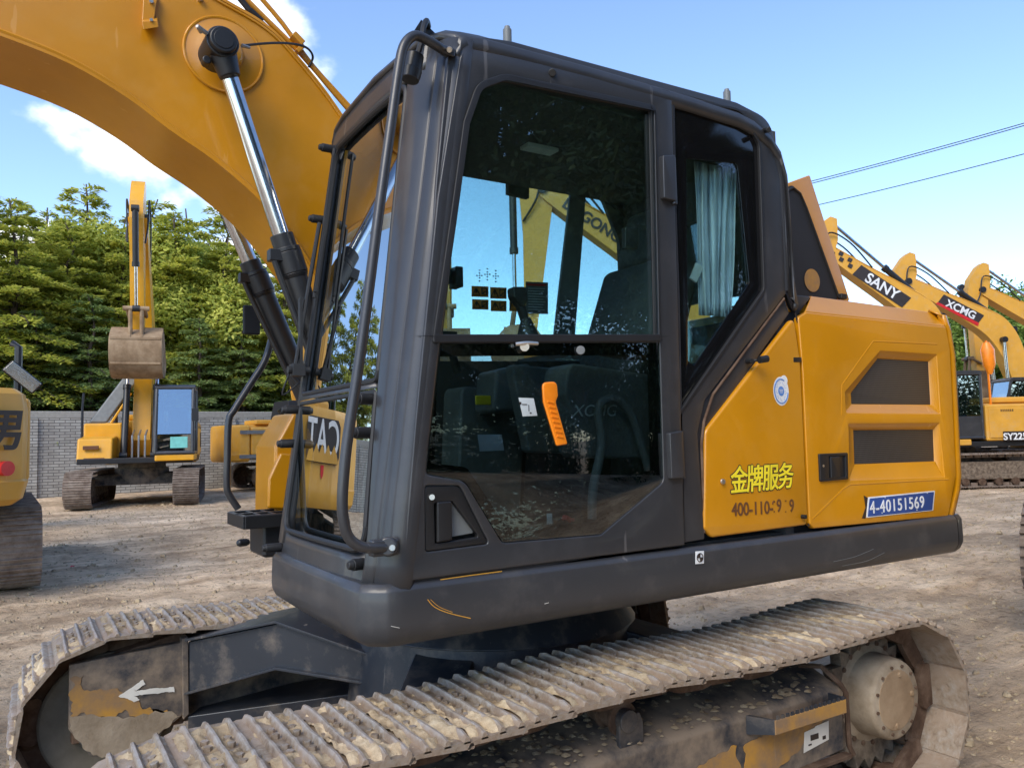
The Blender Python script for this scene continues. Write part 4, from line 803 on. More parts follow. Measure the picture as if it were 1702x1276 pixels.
# pipes along the top of the boom
for pth, r_, mt in (([(410, -30), (470, 40), (520, 110), (600, 200), (660, 290)], .011, M_Y), ([(395, -15), (440, 30), (500, 90), (560, 160), (610, 220), (650, 280)], .012, M_Y)):
    m = MB(); m.tube(smoothpath([at(a, b, YB0 + .06) + Vector((0, 0, .0)) for a, b in pth], 4), r_, 10); P(m, 'hydraulic_pipe', mt)
m = MB(); m.tube(smoothpath([at(a, b, YB0 + .04) for a, b in ((380, -25), (398, -3), (418, 22))], 3), .014, 10); m.cyl(at(415, 18, YB0 + .04), at(436, 36, YB0 + .04), .017, .013, 12); hz_ = P(m, 'hydraulic_hose', M_RB)
m = MB(); m.cyl(at(418, 22, YB0 + .04), at(440, 42, YB0 + .04), .013, .011, 8); sub(hz_, m, 'hose_fitting', M_ST)
m = MB(); q = at(492, 70, YB0 + .05); m.box(q, (.06, .09, .03), Matrix.Rotation(.7, 3, 'Y')); m.box(at(497, 84, YB0 + .04), (.02, .06, .05), Matrix.Rotation(.7, 3, 'Y')); P(m, 'pipe_clamp', M_Y, bevel=.003)
m = MB(); m.tube(smoothpath([at(405, 76, 1.05), at(450, 72, 1.12), at(485, 73, 1.2), at(510, 80, 1.25), at(520, 95, 1.3), at(513, 112, 1.32)], 6), .0055, 8); P(m, 'grease_line', M_RB)
# ---- boom cylinders
def cylinder(name, rod0, rod1, bar1, rr, rb, Y, cap=True):
    e = MB(); e.cyl(rod0, rod1, rr, rr, 32); o = P(e, name, M_CH)
    d = (bar1 - rod1).normalized(); m = MB()
    q = lambda t: rod1 + d * t
    m.cyl(q(-.005), q(.06), rb * 1.02, rb * 1.02, 28); m.cyl(q(.055), q(.075), rb * 1.22, rb * 1.24, 28); m.cyl(q(.075), q(.17), rb * 1.26, rb * 1.26, 28); m.cyl(q(.17), q(.19), rb * 1.26, rb * 1.1, 28); m.cyl(q(.185), bar1, rb * 1.08, rb * 1.08, 28)
    sd_ = Vector((-.9, -.2, 0)).normalized()
    bb_ = sub(o, m, 'barrel', M_BK, bevel=.004)
    m = MB(); m.box(q(.10) + Vector((-rb * 1.3, -.02, 0)), (.06, .05, .05)); m.tube([q(.10) + Vector((-rb * 1.6, -.03, 0)), q(.2) + Vector((-rb * 1.55, -.03, 0)), q(.62) + Vector((-rb * 1.25, -.05, 0)), q(.80) + Vector((.0, -.10, 0)), q(1.0) + Vector((.1, -.1, 0))], .014, 10); sub(o, m, 'feed_pipe', M_BK, bevel=.006)
    return o
r0 = at(366, 80, 1.08); r1 = at(468, 392, 1.08); dd = (r1 - r0).normalized()
c1 = cylinder('boom_cylinder', r0 + dd * .08, r1, r1 + dd * 1.2, .036, .049, 1.08)
m = MB(); c = at(366, 78, 1.06); m.cyl(c + Vector((0, -.055, 0)), c + Vector((0, .11, 0)), .066, .070, 32); m.cyl(c + Vector((0, -.075, 0)), c + Vector((0, -.05, 0)), .054, .058, 32); m.cyl(c + dd * .02, c + dd * .13, .060, .043, 24); 
q = c + Vector((-.055, -.02, -.075)); m.cyl(q, q + Vector((0, .05, 0)), .018, .018, 12); sub(c1, m, 'rod_eye', M_BK, bevel=.006)
m = MB(); m.cyl(c + Vector((0, -.078, 0)), c + Vector((0, -.074, 0)), .040, .040, 28); sub(c1, m, 'pin_cover', M_BK, bevel=.002)
m = MB(); q = at(335, 52, 1.0); m.cyl(q + Vector((-.02, -.02, .005)), q + Vector((.02, .0, -.004)), .010, .010, 6); m.cyl(q + Vector((-.022, -.022, .005)), q + Vector((.0, .0, .0)), .006, .013, 8); q = at(402, 76, 1.03); m.cyl(q, q + Vector((.035, .01, .003)), .009, .006, 8); sub(c1, m, 'grease_nipple', M_ST)
r0 = at(330, 235, 1.93); r1 = at(415, 436, 1.93); dd = (r1 - r0).normalized()
c2 = cylinder('boom_cylinder', r0 - dd * .5, r1, r1 + dd * 1.2, .040, .053, 1.93)
m = MB(); m.box(at(418, 532, 2.1), (.09, .03, .16)); P(m, 'hose_guard', M_INS, bevel=.01)
# ---- undercarriage
IX, IZ, SX, SZ, RP = -.62, .445, 2.36, .465, .335
def track_path():
    pts = []
    n = 60
    for k in range(n + 1):          # top run, sprocket to idler, sagging between carrier rollers
        t = k / n; x = SX + (IX - SX) * t; z = (SZ + RP) * (1 - t) + (IZ + RP) * t
        z += -.030 * math.sin(math.pi * min(1, t / .52)) ** 2 - .022 * math.sin(math.pi * max(0, (t - .52) / .48)) ** 2 if True else 0
        pts.append((x, z))
    for k in range(1, 40): a = math.pi / 2 + math.pi * k / 40; pts.append((IX + RP * math.cos(a), IZ + RP * math.sin(a)))
    for k in range(n + 1): t = k / n; pts.append((IX + (SX - IX) * t, (IZ - RP) * (1 - t) + (SZ - RP) * t))
    for k in range(1, 40): a = -math.pi / 2 + math.pi * k / 40; pts.append((SX + RP * math.cos(a), SZ + RP * math.sin(a)))
    return pts
TP = track_path(); TL = [0]
for i in range(len(TP)): a = TP[i]; b = TP[(i + 1) % len(TP)]; TL.append(TL[-1] + math.hypot(b[0] - a[0], b[1] - a[1]))
def tp(s):
    s %= TL[-1]
    lo = 0; hi = len(TL) - 1
    while hi - lo > 1:
        md = (lo + hi) // 2
        if TL[md] <= s: lo = md
        else: hi = md
    a = TP[lo]; b = TP[(lo + 1) % len(TP)]; t = (s - TL[lo]) / (TL[lo + 1] - TL[lo]); return Vector((a[0] + (b[0] - a[0]) * t, 0, a[1] + (b[1] - a[1]) * t))
NS = 43; PITCH = TL[-1] / NS; WS = .55
def shoe_mesh(seed, mudlevel=1.0):
    m = MB(); h = WS / 2; p = PITCH
    # plate with a turned-down trailing lip, swept across the width
    sec = [(-p * .52, .040), (-p * .50, .052), (-p * .44, .060), (p * .44, .060), (p * .55, .052), (p * .60, .038), (p * .575, .034), (p * .52, .044), (p * .42, .046), (-p * .5, .036)]
    m.loft([[Vector((x, y, z)) for x, z in sec] for y in (-h, h)], close=True)
    m.add([Vector((x, -h, z)) for x, z in sec], [tuple(range(len(sec)))]); m.add([Vector((x, h, z)) for x, z in sec], [tuple(range(len(sec) - 1, -1, -1))])
    rr = random.Random(seed)
    for gx in (-p * .40, -p * .06, p * .28):
        rows = []
        for j in range(15):
            y = -h + WS * j / 14; e = min(1, (min(j, 14 - j) + .35) / 1.0); hh = (.021 + rr.uniform(-.003, .003)) * (.45 + .55 * e); jx = rr.uniform(-.001, .001)
            rows.append([Vector((gx - .011 + jx, y, .055)), Vector((gx - .0065 + jx, y, .058 + hh * .85)), Vector((gx - .003 + jx, y, .060 + hh)), Vector((gx + .004 + jx, y, .060 + hh)), Vector((gx + .0075 + jx, y, .058 + hh * .8)), Vector((gx + .013 + jx, y, .055))])
        m.loft(rows); m.add(rows[0], [(0, 1, 2, 3, 4, 5)]); m.add(rows[-1], [(5, 4, 3, 2, 1, 0)])
    # clay left between the grousers
    nx, ny = 22, 44; rows = []; off = Vector((seed * 7.3, seed * 3.1, 0))
    for j in range(ny + 1):
        y = -h * .985 + WS * .985 * j / ny; r = []
        for i in range(nx + 1):
            x = -p * .42 + p * .90 * i / nx; q = Vector((x * 22, y * 11, 0)) + off
            d = noise.fractal(q, .9, 2.1, 6) * .020 + noise.noise(Vector((x * 3, y * 5, 0)) + off) * .024 + .010 * mudlevel
            edge = min(1, (h - abs(y)) / .05); d = (d - (1 - edge) * .03) ; r.append(Vector((x, y, .0555 + max(-.004, min(d, .026)))))
        rows.append(r)
    m.loft(rows, mi=1)
    # bolt heads
    for bx_ in (-p * .23, p * .11):
        for by in (-.10, -.05, .05, .10): m.cyl((bx_, by, .058), (bx_, by, .074), .013, .012, 6)
    me = bpy.data.meshes.new('track_shoe'); me.from_pydata([tuple(v) for v in m.v], [], m.f); me.update()
    bm = bmesh.new(); bm.from_mesh(me); bmesh.ops.recalc_face_normals(bm, faces=[f for f in bm.faces if True]); bm.to_mesh(me); bm.free()
    me.materials.append(M_SHOE); me.materials.append(M_MUD)
    for pl_, i in zip(me.polygons, m.mi): pl_.material_index = i
    me.shade_smooth(); me.set_sharp_from_angle(angle=math.radians(38)); return me
SHOES = [shoe_mesh(s, .2 + .35 * (s % 4)) for s in range(7)]
def make_track(yc, s0):
    m = MB()
    for k in range(NS):
        a = tp(s0 + (k - .5) * PITCH); b = tp(s0 + (k + .5) * PITCH); t = (b - a).normalized(); nrm = Vector((t.z, 0, -t.x)) * 1
        c = (a + b) / 2; nrm = (nrm if nrm.dot(c - Vector((min(max(c.x, IX), SX), 0, .45))) > 0 else -nrm)
        for dy in (-.085, .085):
            o = .012 if k % 2 else -.012
            prof_ = [(-PITCH * .56, -.018), (-PITCH * .50, -.036), (-PITCH * .3, -.044), (PITCH * .3, -.044), (PITCH * .5, -.036), (PITCH * .56, -.018), (PITCH * .5, .04), (-PITCH * .5, .04)]
            f_ = [c + t * u + nrm * v for u, v in prof_]
            m.loft([[q + Vector((0, yc + dy + o - .014, 0)) for q in f_], [q + Vector((0, yc + dy + o + .014, 0)) for q in f_]], close=True)
            m.add([q + Vector((0, yc + dy + o - .014, 0)) for q in f_], [tuple(range(8))]); m.add([q + Vector((0, yc + dy + o + .014, 0)) for q in f_], [tuple(range(8))])
        m.cyl(a + Vector((0, yc - .10, 0)), a + Vector((0, yc + .10, 0)), .024, .024, 10)
    tr = P(m, 'track', M_RUST)
    rr = random.Random(yc > 1)
    first = None
    for k in range(NS):
        a = tp(s0 + (k - .5) * PITCH); b = tp(s0 + (k + .5) * PITCH); t = (b - a).normalized(); c = (a + b) / 2
        nrm = Vector((t.z, 0, -t.x)); ctr = Vector((min(max(c.x, IX), SX), 0, .45)); nrm = nrm if nrm.dot(c - ctr) > 0 else -nrm
        yv = nrm.cross(t); M = Matrix.Identity(4)
        for i in range(3): M[i][0] = t[i]; M[i][1] = yv[i]; M[i][2] = nrm[i]; M[i][3] = c[i]
        M[1][3] = yc
        o = bpy.data.objects.new('track_shoe', SHOES[rr.randrange(7)]); COL.objects.link(o); o.parent = tr; o.matrix_basis = M
    m = MB()
    sub(tr, lathe(Vector((IX, yc - .02, IZ)), [(.001, 0), (.06, 0), (.06, .02), (.20, .018), (.245, .0), (.285, .0), (.295, .01), (.295, .03), (.27, .04), (.27, .08), (.295, .09), (.295, .11), (.285, .12), (.245, .12), (.2, .095), (.06, .1), (.06, .12), (.001, .12)], n=48), 'idler', M_IDL)
    m = MB(); pts = []
    for k in range(42): a = 2 * math.pi * k / 42; r_ = .315 if k % 2 else .262; pts.append((SX + r_ * math.cos(a), SZ + r_ * math.sin(a)))
    m.prism(pts, yc - .03, yc + .03); sub(tr, m, 'sprocket', M_MUDD, bevel=.004)
    for rx in (.15, .55, .95, 1.35, 1.75): m = MB(); m.cyl((rx, yc - .13, .20), (rx, yc + .13, .20), .075, .075, 24); m.cyl((rx, yc - .15, .20), (rx, yc - .05, .20), .088, .088, 24); m.cyl((rx, yc + .05, .20), (rx, yc + .15, .20), .088, .088, 24); sub(tr, m, 'track_roller', M_RUST, bevel=.004)
    return tr
YN, YF = .075, 2.08
tn = make_track(YN, .06); tf = make_track(YF, .10)
def side_frame(y_out, y_in, name='track_frame'):
    s = 1 if y_in > y_out else -1
    m = MB(); rows = []
    for x, zt, zb in ((-.32, .60, .36), (-.1, .64, .34), (1.6, .655, .34), (1.98, .66, .36)):
        rows.append([Vector((x, y_out, zb)), Vector((x, y_out, zt - .055)), Vector((x, y_out + s * .012, zt - .04)), Vector((x, y_out + s * .16, zt + .015)), Vector((x, y_in, zt + .02)), Vector((x, y_in, zb))])
    m.loft(rows, close=True); m.add(rows[-1], [tuple(range(6))]); m.add(rows[0], [tuple(range(6))]); return P(m, name, M_BLUEM, bevel=.006)
tfn = side_frame(-.085, .20); tff = side_frame(2.24, 1.95)
def ragged(poly, amp=.012, step=.012, seed=0):
    out = []; n = len(poly)
    for i in range(n):
        a = Vector(poly[i]); b = Vector(poly[(i + 1) % n]); k_ = max(1, int((b - a).length / step)); nr = Vector((-(b - a).y, (b - a).x)).normalized()
        for k in range(k_):
            q = a.lerp(b, k / k_); f = noise.fractal(Vector((q.x * 22, q.y * 22, seed)), 1, 2, 4) * amp * 1.6; out.append(tuple(q + nr * f))
    return out
# dark yellow painted panel on the outer face, with lower flange
m = MB(); m.prism(ragged([(.30, .36), (.62, .44), (1.0, .465), (1.34, .515), (1.36, .37)]), -.0885, -.0865); m.prism(ragged([(1.39, .37), (1.38, .50), (1.50, .535), (1.84, .51), (1.80, .46), (1.66, .41), (1.55, .37)], .010), -.0885, -.0865); sub(tfn, m, 'yellow_patch', M_YM)
m = MB(); m.span((-.3, -.12, .335), (1.99, -.08, .352)); sub(tfn, m, 'bottom_flange', M_RUST, bevel=.003)
m = MB(); m.tube(rnd_p := [Vector((1.90, .06, .69)), Vector((1.93, -.03, .70)), Vector((1.975, -.09, .63)), Vector((1.985, -.105, .60)), Vector((1.99, -.105, .38)), Vector((2.01, -.11, .34))], .012, 6); sub(tfn, m, 'edge_bar', M_RUST, bevel=.002)
PLc = [(1.86 + (-.0), .60)]
m = MB(); m.hexa([(1.96, -.08, .36), (1.975, -.08, .36), (1.975, .2, .36), (1.96, .2, .36), (1.96, -.08, .60), (1.975, -.08, .60), (1.975, .2, .70), (1.96, .2, .70)]); sub(tfn, m, 'end_plate', M_BLUEM)
# step on the frame: open tray with saw-toothed rim
m = MB(); X0, X1, Yo = 1.42, 1.90, -.165
m.hexa([(X0, -.085, .545), (X1, -.085, .545), (X1, Yo, .555), (X0 + .06, Yo, .555), (X0, -.085, .56), (X1, -.085, .56), (X1, Yo, .57), (X0 + .06, Yo, .57)])
m.hexa([(X0 + .05, Yo - .004, .55), (X1, Yo - .004, .55), (X1, Yo + .004, .55), (X0 + .05, Yo + .004, .55), (X0 + .05, Yo - .004, .605), (X1, Yo - .004, .605), (X1, Yo + .004, .605), (X0 + .05, Yo + .004, .605)])
sp_ = P(m, 'frame_step', M_YM, bevel=.003)
m = MB()
for k in range(15):
    x = X0 + .06 + k * .028; m.prism([(x, .604), (x + .02, .604), (x + .016, .618), (x + .004, .618)], Yo - .003, Yo + .003)
m.hexa([(X0 - .02, -.087, .545), (X0 + .05, Yo, .55), (X0 + .06, Yo, .55), (X0, -.087, .545), (X0 - .02, -.087, .615), (X0 + .05, Yo, .605), (X0 + .06, Yo, .605), (X0, -.087, .615)]); m.span((X1 - .004, Yo, .55), (X1 + .004, -.085, .61)); sub(sp_, m, 'step_teeth', M_BLUE)
st_ = PL('peeling_label', [(1.72, .405), (1.88, .425), (1.885, .50), (1.80, .495), (1.795, .49), (1.73, .485)], [], -.0905, .001, M_WHW, bevel=.0003)
st_.parent = tfn; st_.location = (0, 0, 0)
m = MB(); m.box((1.79, -.0915, .455), (.05, .001, .022)); m.box((1.85, -.0915, .44), (.02, .001, .014)); m.box((1.76, -.0915, .43), (.02, .001, .006)); c_ = m.build('label_print', M_INK, tfn)
# final drive drum of the near track
dy0 = .10
dr = P(lathe(Vector((SX, dy0, SZ + .03)), [(.001, 0), (.235, 0), (.235, .045), (.215, .055), (.185, .065), (.182, .10), (.176, .17), (.170, .185), (.160, .19), (.001, .19)], n=56), 'final_drive', M_DRUM, smooth=45)
for k in range(12):
    a = k * math.pi / 6 + .2; m = MB(); m.cyl((SX + .148 * math.cos(a), dy0 - .188, SZ + .03 + .148 * math.sin(a)), (SX + .148 * math.cos(a), dy0 - .197, SZ + .03 + .148 * math.sin(a)), .008, .008, 6); sub(dr, m, 'bolt', M_RUST)
for k in range(20):
    a = k * math.pi / 10; m = MB(); m.cyl((SX + .222 * math.cos(a), dy0 - .03, SZ + .03 + .222 * math.sin(a)), (SX + .222 * math.cos(a), dy0 - .062, SZ + .03 + .222 * math.sin(a)), .012, .012, 6); sub(dr, m, 'bolt', M_RUST)
m = MB(); m.cyl((SX, dy0 - .187, SZ + .03), (SX, dy0 - .1925, SZ + .03), .135, .13, 40)
for a in (1.35, .1, 4.6): m.cyl((SX + .11 * math.cos(a), dy0 - .19, SZ + .03 + .11 * math.sin(a)), (SX + .11 * math.cos(a), dy0 - .20, SZ + .03 + .11 * math.sin(a)), .014, .012, 6)
sub(dr, m, 'cover_plate', M_BUCK, bevel=.002)
# carrier roller and its post
for y_, s in ((YN, -1), (YF, 1)):
    cr_ = MB(); cr_.cyl((.84, y_ - .10, .70), (.84, y_ + .06, .70), .045, .045, 28); cr_.cyl((.84, y_ - .11, .70), (.84, y_ - .09, .70), .062, .062, 28); cr_.cyl((.84, y_ - .03, .70), (.84, y_ - .01, .70), .058, .058, 28); cq = P(cr_, 'carrier_roller', M_RUST, bevel=.004)
    m = MB(); m.prism([(.80, .60), (.91, .60), (.91, .685), (.895, .72), (.83, .72), (.80, .69)], y_ - .135, y_ - .115); m.box((.855, y_ - .10, .66), (.09, .04, .12)); m.cyl((.84, y_ - .145, .70), (.84, y_ - .11, .70), .04, .04, 18); sub(cq, m, 'roller_post', M_BLUE, bevel=.004)
# inner front plate of the far track frame with the white arrow
YP = 1.86
pp = [(115, 1105), (150, 1098), (200, 1088), (300, 1068), (313, 1060), (313, 1180), (270, 1215), (250, 1252), (200, 1262), (150, 1256), (114, 1212)]
fp = PL('idler_guard', rnd([(*xz(a, b, YP), .008) for a, b in pp]), [rnd([(*xz(a, b, YP), .007) for a, b in ((152, 1155), (190, 1150), (190, 1160), (152, 1165))])], YP, .05, M_BLUEM, bevel=.003)
m = MB(); m.prism(ragged([xz(a, b, YP) for a, b in ((116, 1125), (140, 1122), (128, 1140), (150, 1148), (193, 1146), (240, 1172), (280, 1184), (230, 1190), (150, 1188), (117, 1190))], .02), YP - .003, YP - .001); sub(fp, m, 'yellow_patch', M_YM)
m = MB(); m.prism(ragged([xz(a, b, YP) for a, b in ((116, 1190), (150, 1186), (200, 1190), (280, 1182), (300, 1190), (268, 1214), (250, 1250), (200, 1260), (150, 1254), (115, 1210))], .010, .012, 4), YP - .004, YP - .0015); sub(fp, m, 'clay_patch', M_DRUM)
m = MB(); m.prism(ragged([xz(a, b, YP) for a, b in ((197, 1157), (237, 1129), (242, 1136), (222, 1148), (262, 1143), (289, 1140), (290, 1148), (262, 1151), (222, 1155), (232, 1162), (222, 1166), (212, 1160))], .005, .008, 8), YP - .0055, YP - .0035); sub(fp, m, 'white_arrow', M_WHW)
m = MB(); a = [at(303, 1062, YP - .03), at(313, 1058, YP - .03), at(314, 1186, YP - .03), at(305, 1196, YP - .03)]; m.hexa(a + [v + Vector((0, .12, 0)) for v in a]); sub(fp, m, 'guard_rib', M_BLUEM, bevel=.003)
m = MB(); m.prism([(-.78, .36), (-.78, .70), (-.3, .80), (-.3, .36)], YP + .05, YP + .20); sub(fp, m, 'yoke_block', M_RUST, bevel=.01)
# cross member legs of the car body: tapering box arms with flanges
def leg(A, B, C_):   # stations: (x, y, ztop, zbot)
    m = MB(); rows = []
    for i, (x, y, zt, zb) in enumerate((A, B, C_)):
        w_ = .16
        rows.append([Vector((x, y, zb)), Vector((x, y, zt)), Vector((x + w_, y + w_ * .9, zt + .01)), Vector((x + w_, y + w_ * .9, zb))])
    m.loft(rows, close=True); return m
l1 = [at(313, 1066, 1.84), at(462, 1036, 1.52), at(622, 1092, 1.12)]; l1b = [at(313, 1150, 1.84), at(470, 1107, 1.52), at(592, 1140, 1.12)]
m = MB(); rows = []
for t_, b_ in zip(l1, l1b):
    b_ = Vector((t_.x, t_.y, b_.z)); bk = Vector((.22, .20, 0)); rows.append([b_, t_, t_ + bk + Vector((0, 0, .01)), b_ + bk])
m.loft(rows, close=True); arm_ = P(m, 'cross_member', M_BLUE, bevel=.006)
m = MB()
for j, off in ((1, .006), (0, -.006)):
    r_ = [[r[j] + Vector((-.02, -.02, off)), r[j] + Vector((.24, .22, off + .01)), r[j] + Vector((.24, .22, off + .022)), r[j] + Vector((-.02, -.02, off + .012))] for r in rows]; m.loft(r_, close=True)
sub(arm_, m, 'leg_flange', M_RUST if 0 else M_BLUE, bevel=.002)
m = MB(); lb_ = [at(313, 1190, 1.84), at(600, 1150, 1.45)]; m.loft([[lb_[0], lb_[0] + Vector((0, .02, -.16)), lb_[0] + Vector((.2, .3, -.16)), lb_[0] + Vector((.2, .3, 0))], [lb_[1], lb_[1] + Vector((0, .02, -.16)), lb_[1] + Vector((.2, .3, -.16)), lb_[1] + Vector((.2, .3, 0))]], close=True); P(m, 'cross_member', M_BLUE, bevel=.006)
def simple_leg(p0, p1, z0, z1, w_):
    m = MB(); d = (Vector(p1) - Vector(p0)).normalized(); n_ = Vector((-d.y, d.x)) * w_; r_ = []
    for p, (zb, zt) in ((p0, z0), (p1, z1)): p = Vector((*p, 0)); n3 = Vector((n_.x, n_.y, 0)); r_.append([p - n3 + Vector((0, 0, zb)), p + n3 + Vector((0, 0, zb)), p + n3 + Vector((0, 0, zt)), p - n3 + Vector((0, 0, zt))])
    m.loft(r_, close=True); m.add(r_[0], [(0, 1, 2, 3)]); m.add(r_[1], [(0, 1, 2, 3)]); P(m, 'cross_member', M_BLUE, bevel=.01)
simple_leg((1.35, .9), (1.95, .12), (.40, .86), (.42, .64), .13); simple_leg((.65, .9), (.05, .12), (.40, .86), (.42, .62), .13); simple_leg((1.35, 1.4), (1.9, 2.0), (.40, .86), (.42, .66), .13)
m = MB(); m.cyl((1.0, 1.15, .40), (1.0, 1.15, .86), .72, .66, 40); m.cyl((1.0, 1.12, .84), (1.0, 1.12, .95), .68, .60, 40); P(m, 'centre_frame', M_BLUE, bevel=.01)
m = MB(); rr = random.Random(3)
for k in range(420):      # clods of clay lying on the frame top
    x = rr.uniform(-.2, 1.9); u = rr.random(); y = -.07 + .27 * u; z = .618 + .05 * min(1, u * 1.6) + (.0 if x < 1.6 else .004); s_ = rr.uniform(.005, .018) * (.6 + rr.random())
    v = [Vector((x, y, z)) + Vector((math.cos(a) * s_ * rr.uniform(.7, 1.3), math.sin(a) * s_ * rr.uniform(.7, 1.3), 0)) for a in [i * math.pi / 3 for i in range(6)]]; t_ = Vector((x, y, z + s_ * rr.uniform(.3, .7)))
    m.add(v + [t_], [(i, (i + 1) % 6, 6) for i in range(6)])
mc = sub(tfn, m, 'clay_clods', M_MUD, smooth=80); mc['kind'] = 'stuff'
# ================================================================ background excavators
def excavator(loc, heading, sc, label, boom_a=60, arm_a=-88, bucket_a=0, col=None, coltop=None, group='excavators parked round the yard', hood=False, signs=(), house_rot=0, counter=None, detail=True, side='left', stripe=None, arm_len=2.9):
    col = col or M_YF; root = empty('excavator', loc, heading, sc); tag(root, label, 'excavator', group)
    A = lambda mb, n, mt, **k: mb.build(n, mt, root, **k)
    hr = Matrix.Rotation(house_rot, 4, 'Z')
    H = lambda mb, n, mt, par=None, **k: mb.build(n, mt, par or root, xf=hr, **k)
    # tracks
    for s in (1, -1):
        r_, L_ = .46, 1.72; ln = 2 * 2 * L_ + 2 * math.pi * r_; n_ = 48; m = MB()
        def pt(s_):
            s_ %= ln
            if s_ < 2 * L_: return Vector((L_ - s_, 0, 2 * r_)), 0
            s_ -= 2 * L_
            if s_ < math.pi * r_: a = math.pi / 2 + s_ / r_; return Vector((-L_ + r_ * math.cos(a), 0, r_ + r_ * math.sin(a))), a - math.pi / 2
            s_ -= math.pi * r_
            if s_ < 2 * L_: return Vector((-L_ + s_, 0, 0)), math.pi
            s_ -= 2 * L_; a = -math.pi / 2 + s_ / r_; return Vector((L_ + r_ * math.cos(a), 0, r_ + r_ * math.sin(a))), a - math.pi / 2
        for k in range(n_):
            p, a = pt(k * ln / n_ + .05); ctr = Vector((min(max(p.x, -L_), L_), 0, r_)); nr = (p - ctr).normalized(); R_ = Matrix(((-nr.z, 0, nr.x), (0, 1, 0), (nr.x, 0, nr.z))); c = p - nr * .05 + Vector((0, s * 1.19, 0))
            m.box(c, (ln / n_ * .96, .60, .022), R_)
            for gx in (-.06, 0, .06): m.box(c + R_ @ Vector((gx, 0, .022)), (.014, .595, .026), R_)
            m.box(c + R_ @ Vector((0, 0, -.05)), (ln / n_ * .8, .2, .08), R_)
        t = A(m, 'track', M_SHOEF, smooth=0)
        m = MB(); m.span((-1.6, s * 1.19 - .15, .22), (1.6, s * 1.19 + .16, .68)); m.build('track_frame', M_MUDD, t, bevel=.03)
        for x, rr_ in ((L_, .34), (-L_, .34)): m = MB(); m.cyl((x, s * 1.19 - .1, r_), (x, s * 1.19 + .1, r_), rr_, rr_, 24); m.cyl((x, s * 1.19 - .18, r_), (x, s * 1.19 + .18, r_), rr_ * .5, rr_ * .45, 20); m.build('idler' if x > 0 else 'sprocket', M_RUST, t, bevel=.01)
        m = MB()
        for i in range(7): x = -1.3 + i * .43; m.cyl((x, s * 1.19 - .17, .17), (x, s * 1.19 + .17, .17), .1, .1, 14)
        m.build('track_roller', M_RUST, t)
    m = MB(); m.hexa([(-.7, -1.1, .5), (.7, -1.1, .5), (.7, 1.1, .5), (-.7, 1.1, .5), (-.45, -1.0, .78), (.45, -1.0, .78), (.45, 1.0, .78), (-.45, 1.0, .78)]); m.cyl((0, 0, .5), (0, 0, .92), .7, .65, 28); m.cyl((0, 0, .9), (0, 0, 1.06), .58, .58, 28); A(m, 'car_body', M_BLUEM, bevel=.02)
    # house
    m = MB(); m.span((-2.3, -1.32, 1.06), (1.45, 1.32, 1.20)); H(m, 'deck', M_BK, bevel=.02)
    m = MB(); m.span((.2, .44, 1.10), (1.62, 1.36, 1.26)); H(m, 'cab_skirt', col, bevel=.03)
    # cab
    y0, y1, z0, z1 = .42, 1.36, 1.26, 3.0
    cabp = rnd([(1.58, z0, .04), (1.62, 1.75, .1), (1.38, z1, .10), (-.10, z1, .10), (-.16, z0, .04)], .05)
    m = MB(); m.prism(cabp, y0, y1)
    cab = MB()
    def bar(a, b, w_=.07): cab.tube([a, b], w_ * .6, 6)
    F = [(1.60, z0 + .04), (1.60, 1.75), (1.36, z1 - .05)]; Rr = [(-.12, z0 + .04), (-.12, z1 - .05)]
    for y in (y0 + .04, y1 - .04):
        cab.tube([Vector((*[F[0][0]], y, F[0][1])), Vector((F[1][0], y, F[1][1])), Vector((F[2][0], y, F[2][1])), Vector((Rr[1][0], y, Rr[1][1])), Vector((Rr[0][0], y, Rr[0][1])), Vector((F[0][0], y, F[0][1]))], .05, 8)
        cab.tube([Vector((.55, y, z0)), Vector((.50, y, z1 - .04))], .045, 8); cab.tube([Vector((.52, y, 1.9)), Vector((1.59, y, 1.9))], .03, 6)
    for x, z in ((F[0]), (F[2]), (Rr[0]), (Rr[1])): cab.tube([Vector((x, y0, z)), Vector((x, y1, z))], .05, 8)
    cab.prism(rnd([(1.42, z1 - .03), (1.30, z1 + .03), (-.1, z1 + .03), (-.17, z1 - .04)], .03), y0 - .01, y1 + .01)
    cab.span((-.13, y0 + .02, z0), (.5, y1 - .02, 1.85)); c_ = H(cab, 'cab', M_D, bevel=.01)
    m = MB(); m.hexa([(1.60, y0 + .06, z0 + .06), (1.60, y1 - .06, z0 + .06), (1.59, y1 - .06, z0 + .06), (1.59, y0 + .06, z0 + .06), (1.615, y0 + .06, 1.75), (1.615, y1 - .06, 1.75), (1.60, y1 - .06, 1.75), (1.60, y0 + .06, 1.75)]); H(m, 'lower_front_window', G_BACK, c_)
    m = MB(); m.hexa([(1.615, y0 + .06, 1.77), (1.615, y1 - .06, 1.77), (1.60, y1 - .06, 1.77), (1.60, y0 + .06, 1.77), (1.38, y0 + .06, z1 - .09), (1.38, y1 - .06, z1 - .09), (1.37, y1 - .06, z1 - .09), (1.37, y0 + .06, z1 - .09)]); H(m, 'front_window', G_BACK, c_)
    for y in (y0 + .03, y1 - .035):
        m = MB(); m.prism([(1.57, 1.93), (1.56, 1.75), (1.33, z1 - .1), (.56, z1 - .1), (.58, 1.93)], y, y + .006); m.prism([(.46, 1.88), (.45, z1 - .1), (-.08, z1 - .1), (-.08, 1.88)], y, y + .006); H(m, 'side_window', G_BACK, c_)
        m = MB(); m.prism([(1.56, 1.86), (1.56, 1.34), (.62, 1.34), (.6, 1.86)], y, y + .006); H(m, 'door_panel', G_BACK, c_)
    m = MB(); m.span((.25, .65, 1.3), (.8, 1.15, 1.85)); m.span((.15, .65, 1.8), (.35, 1.15, 2.5)); H(m, 'seat', M_SEAT, c_, bevel=.05)
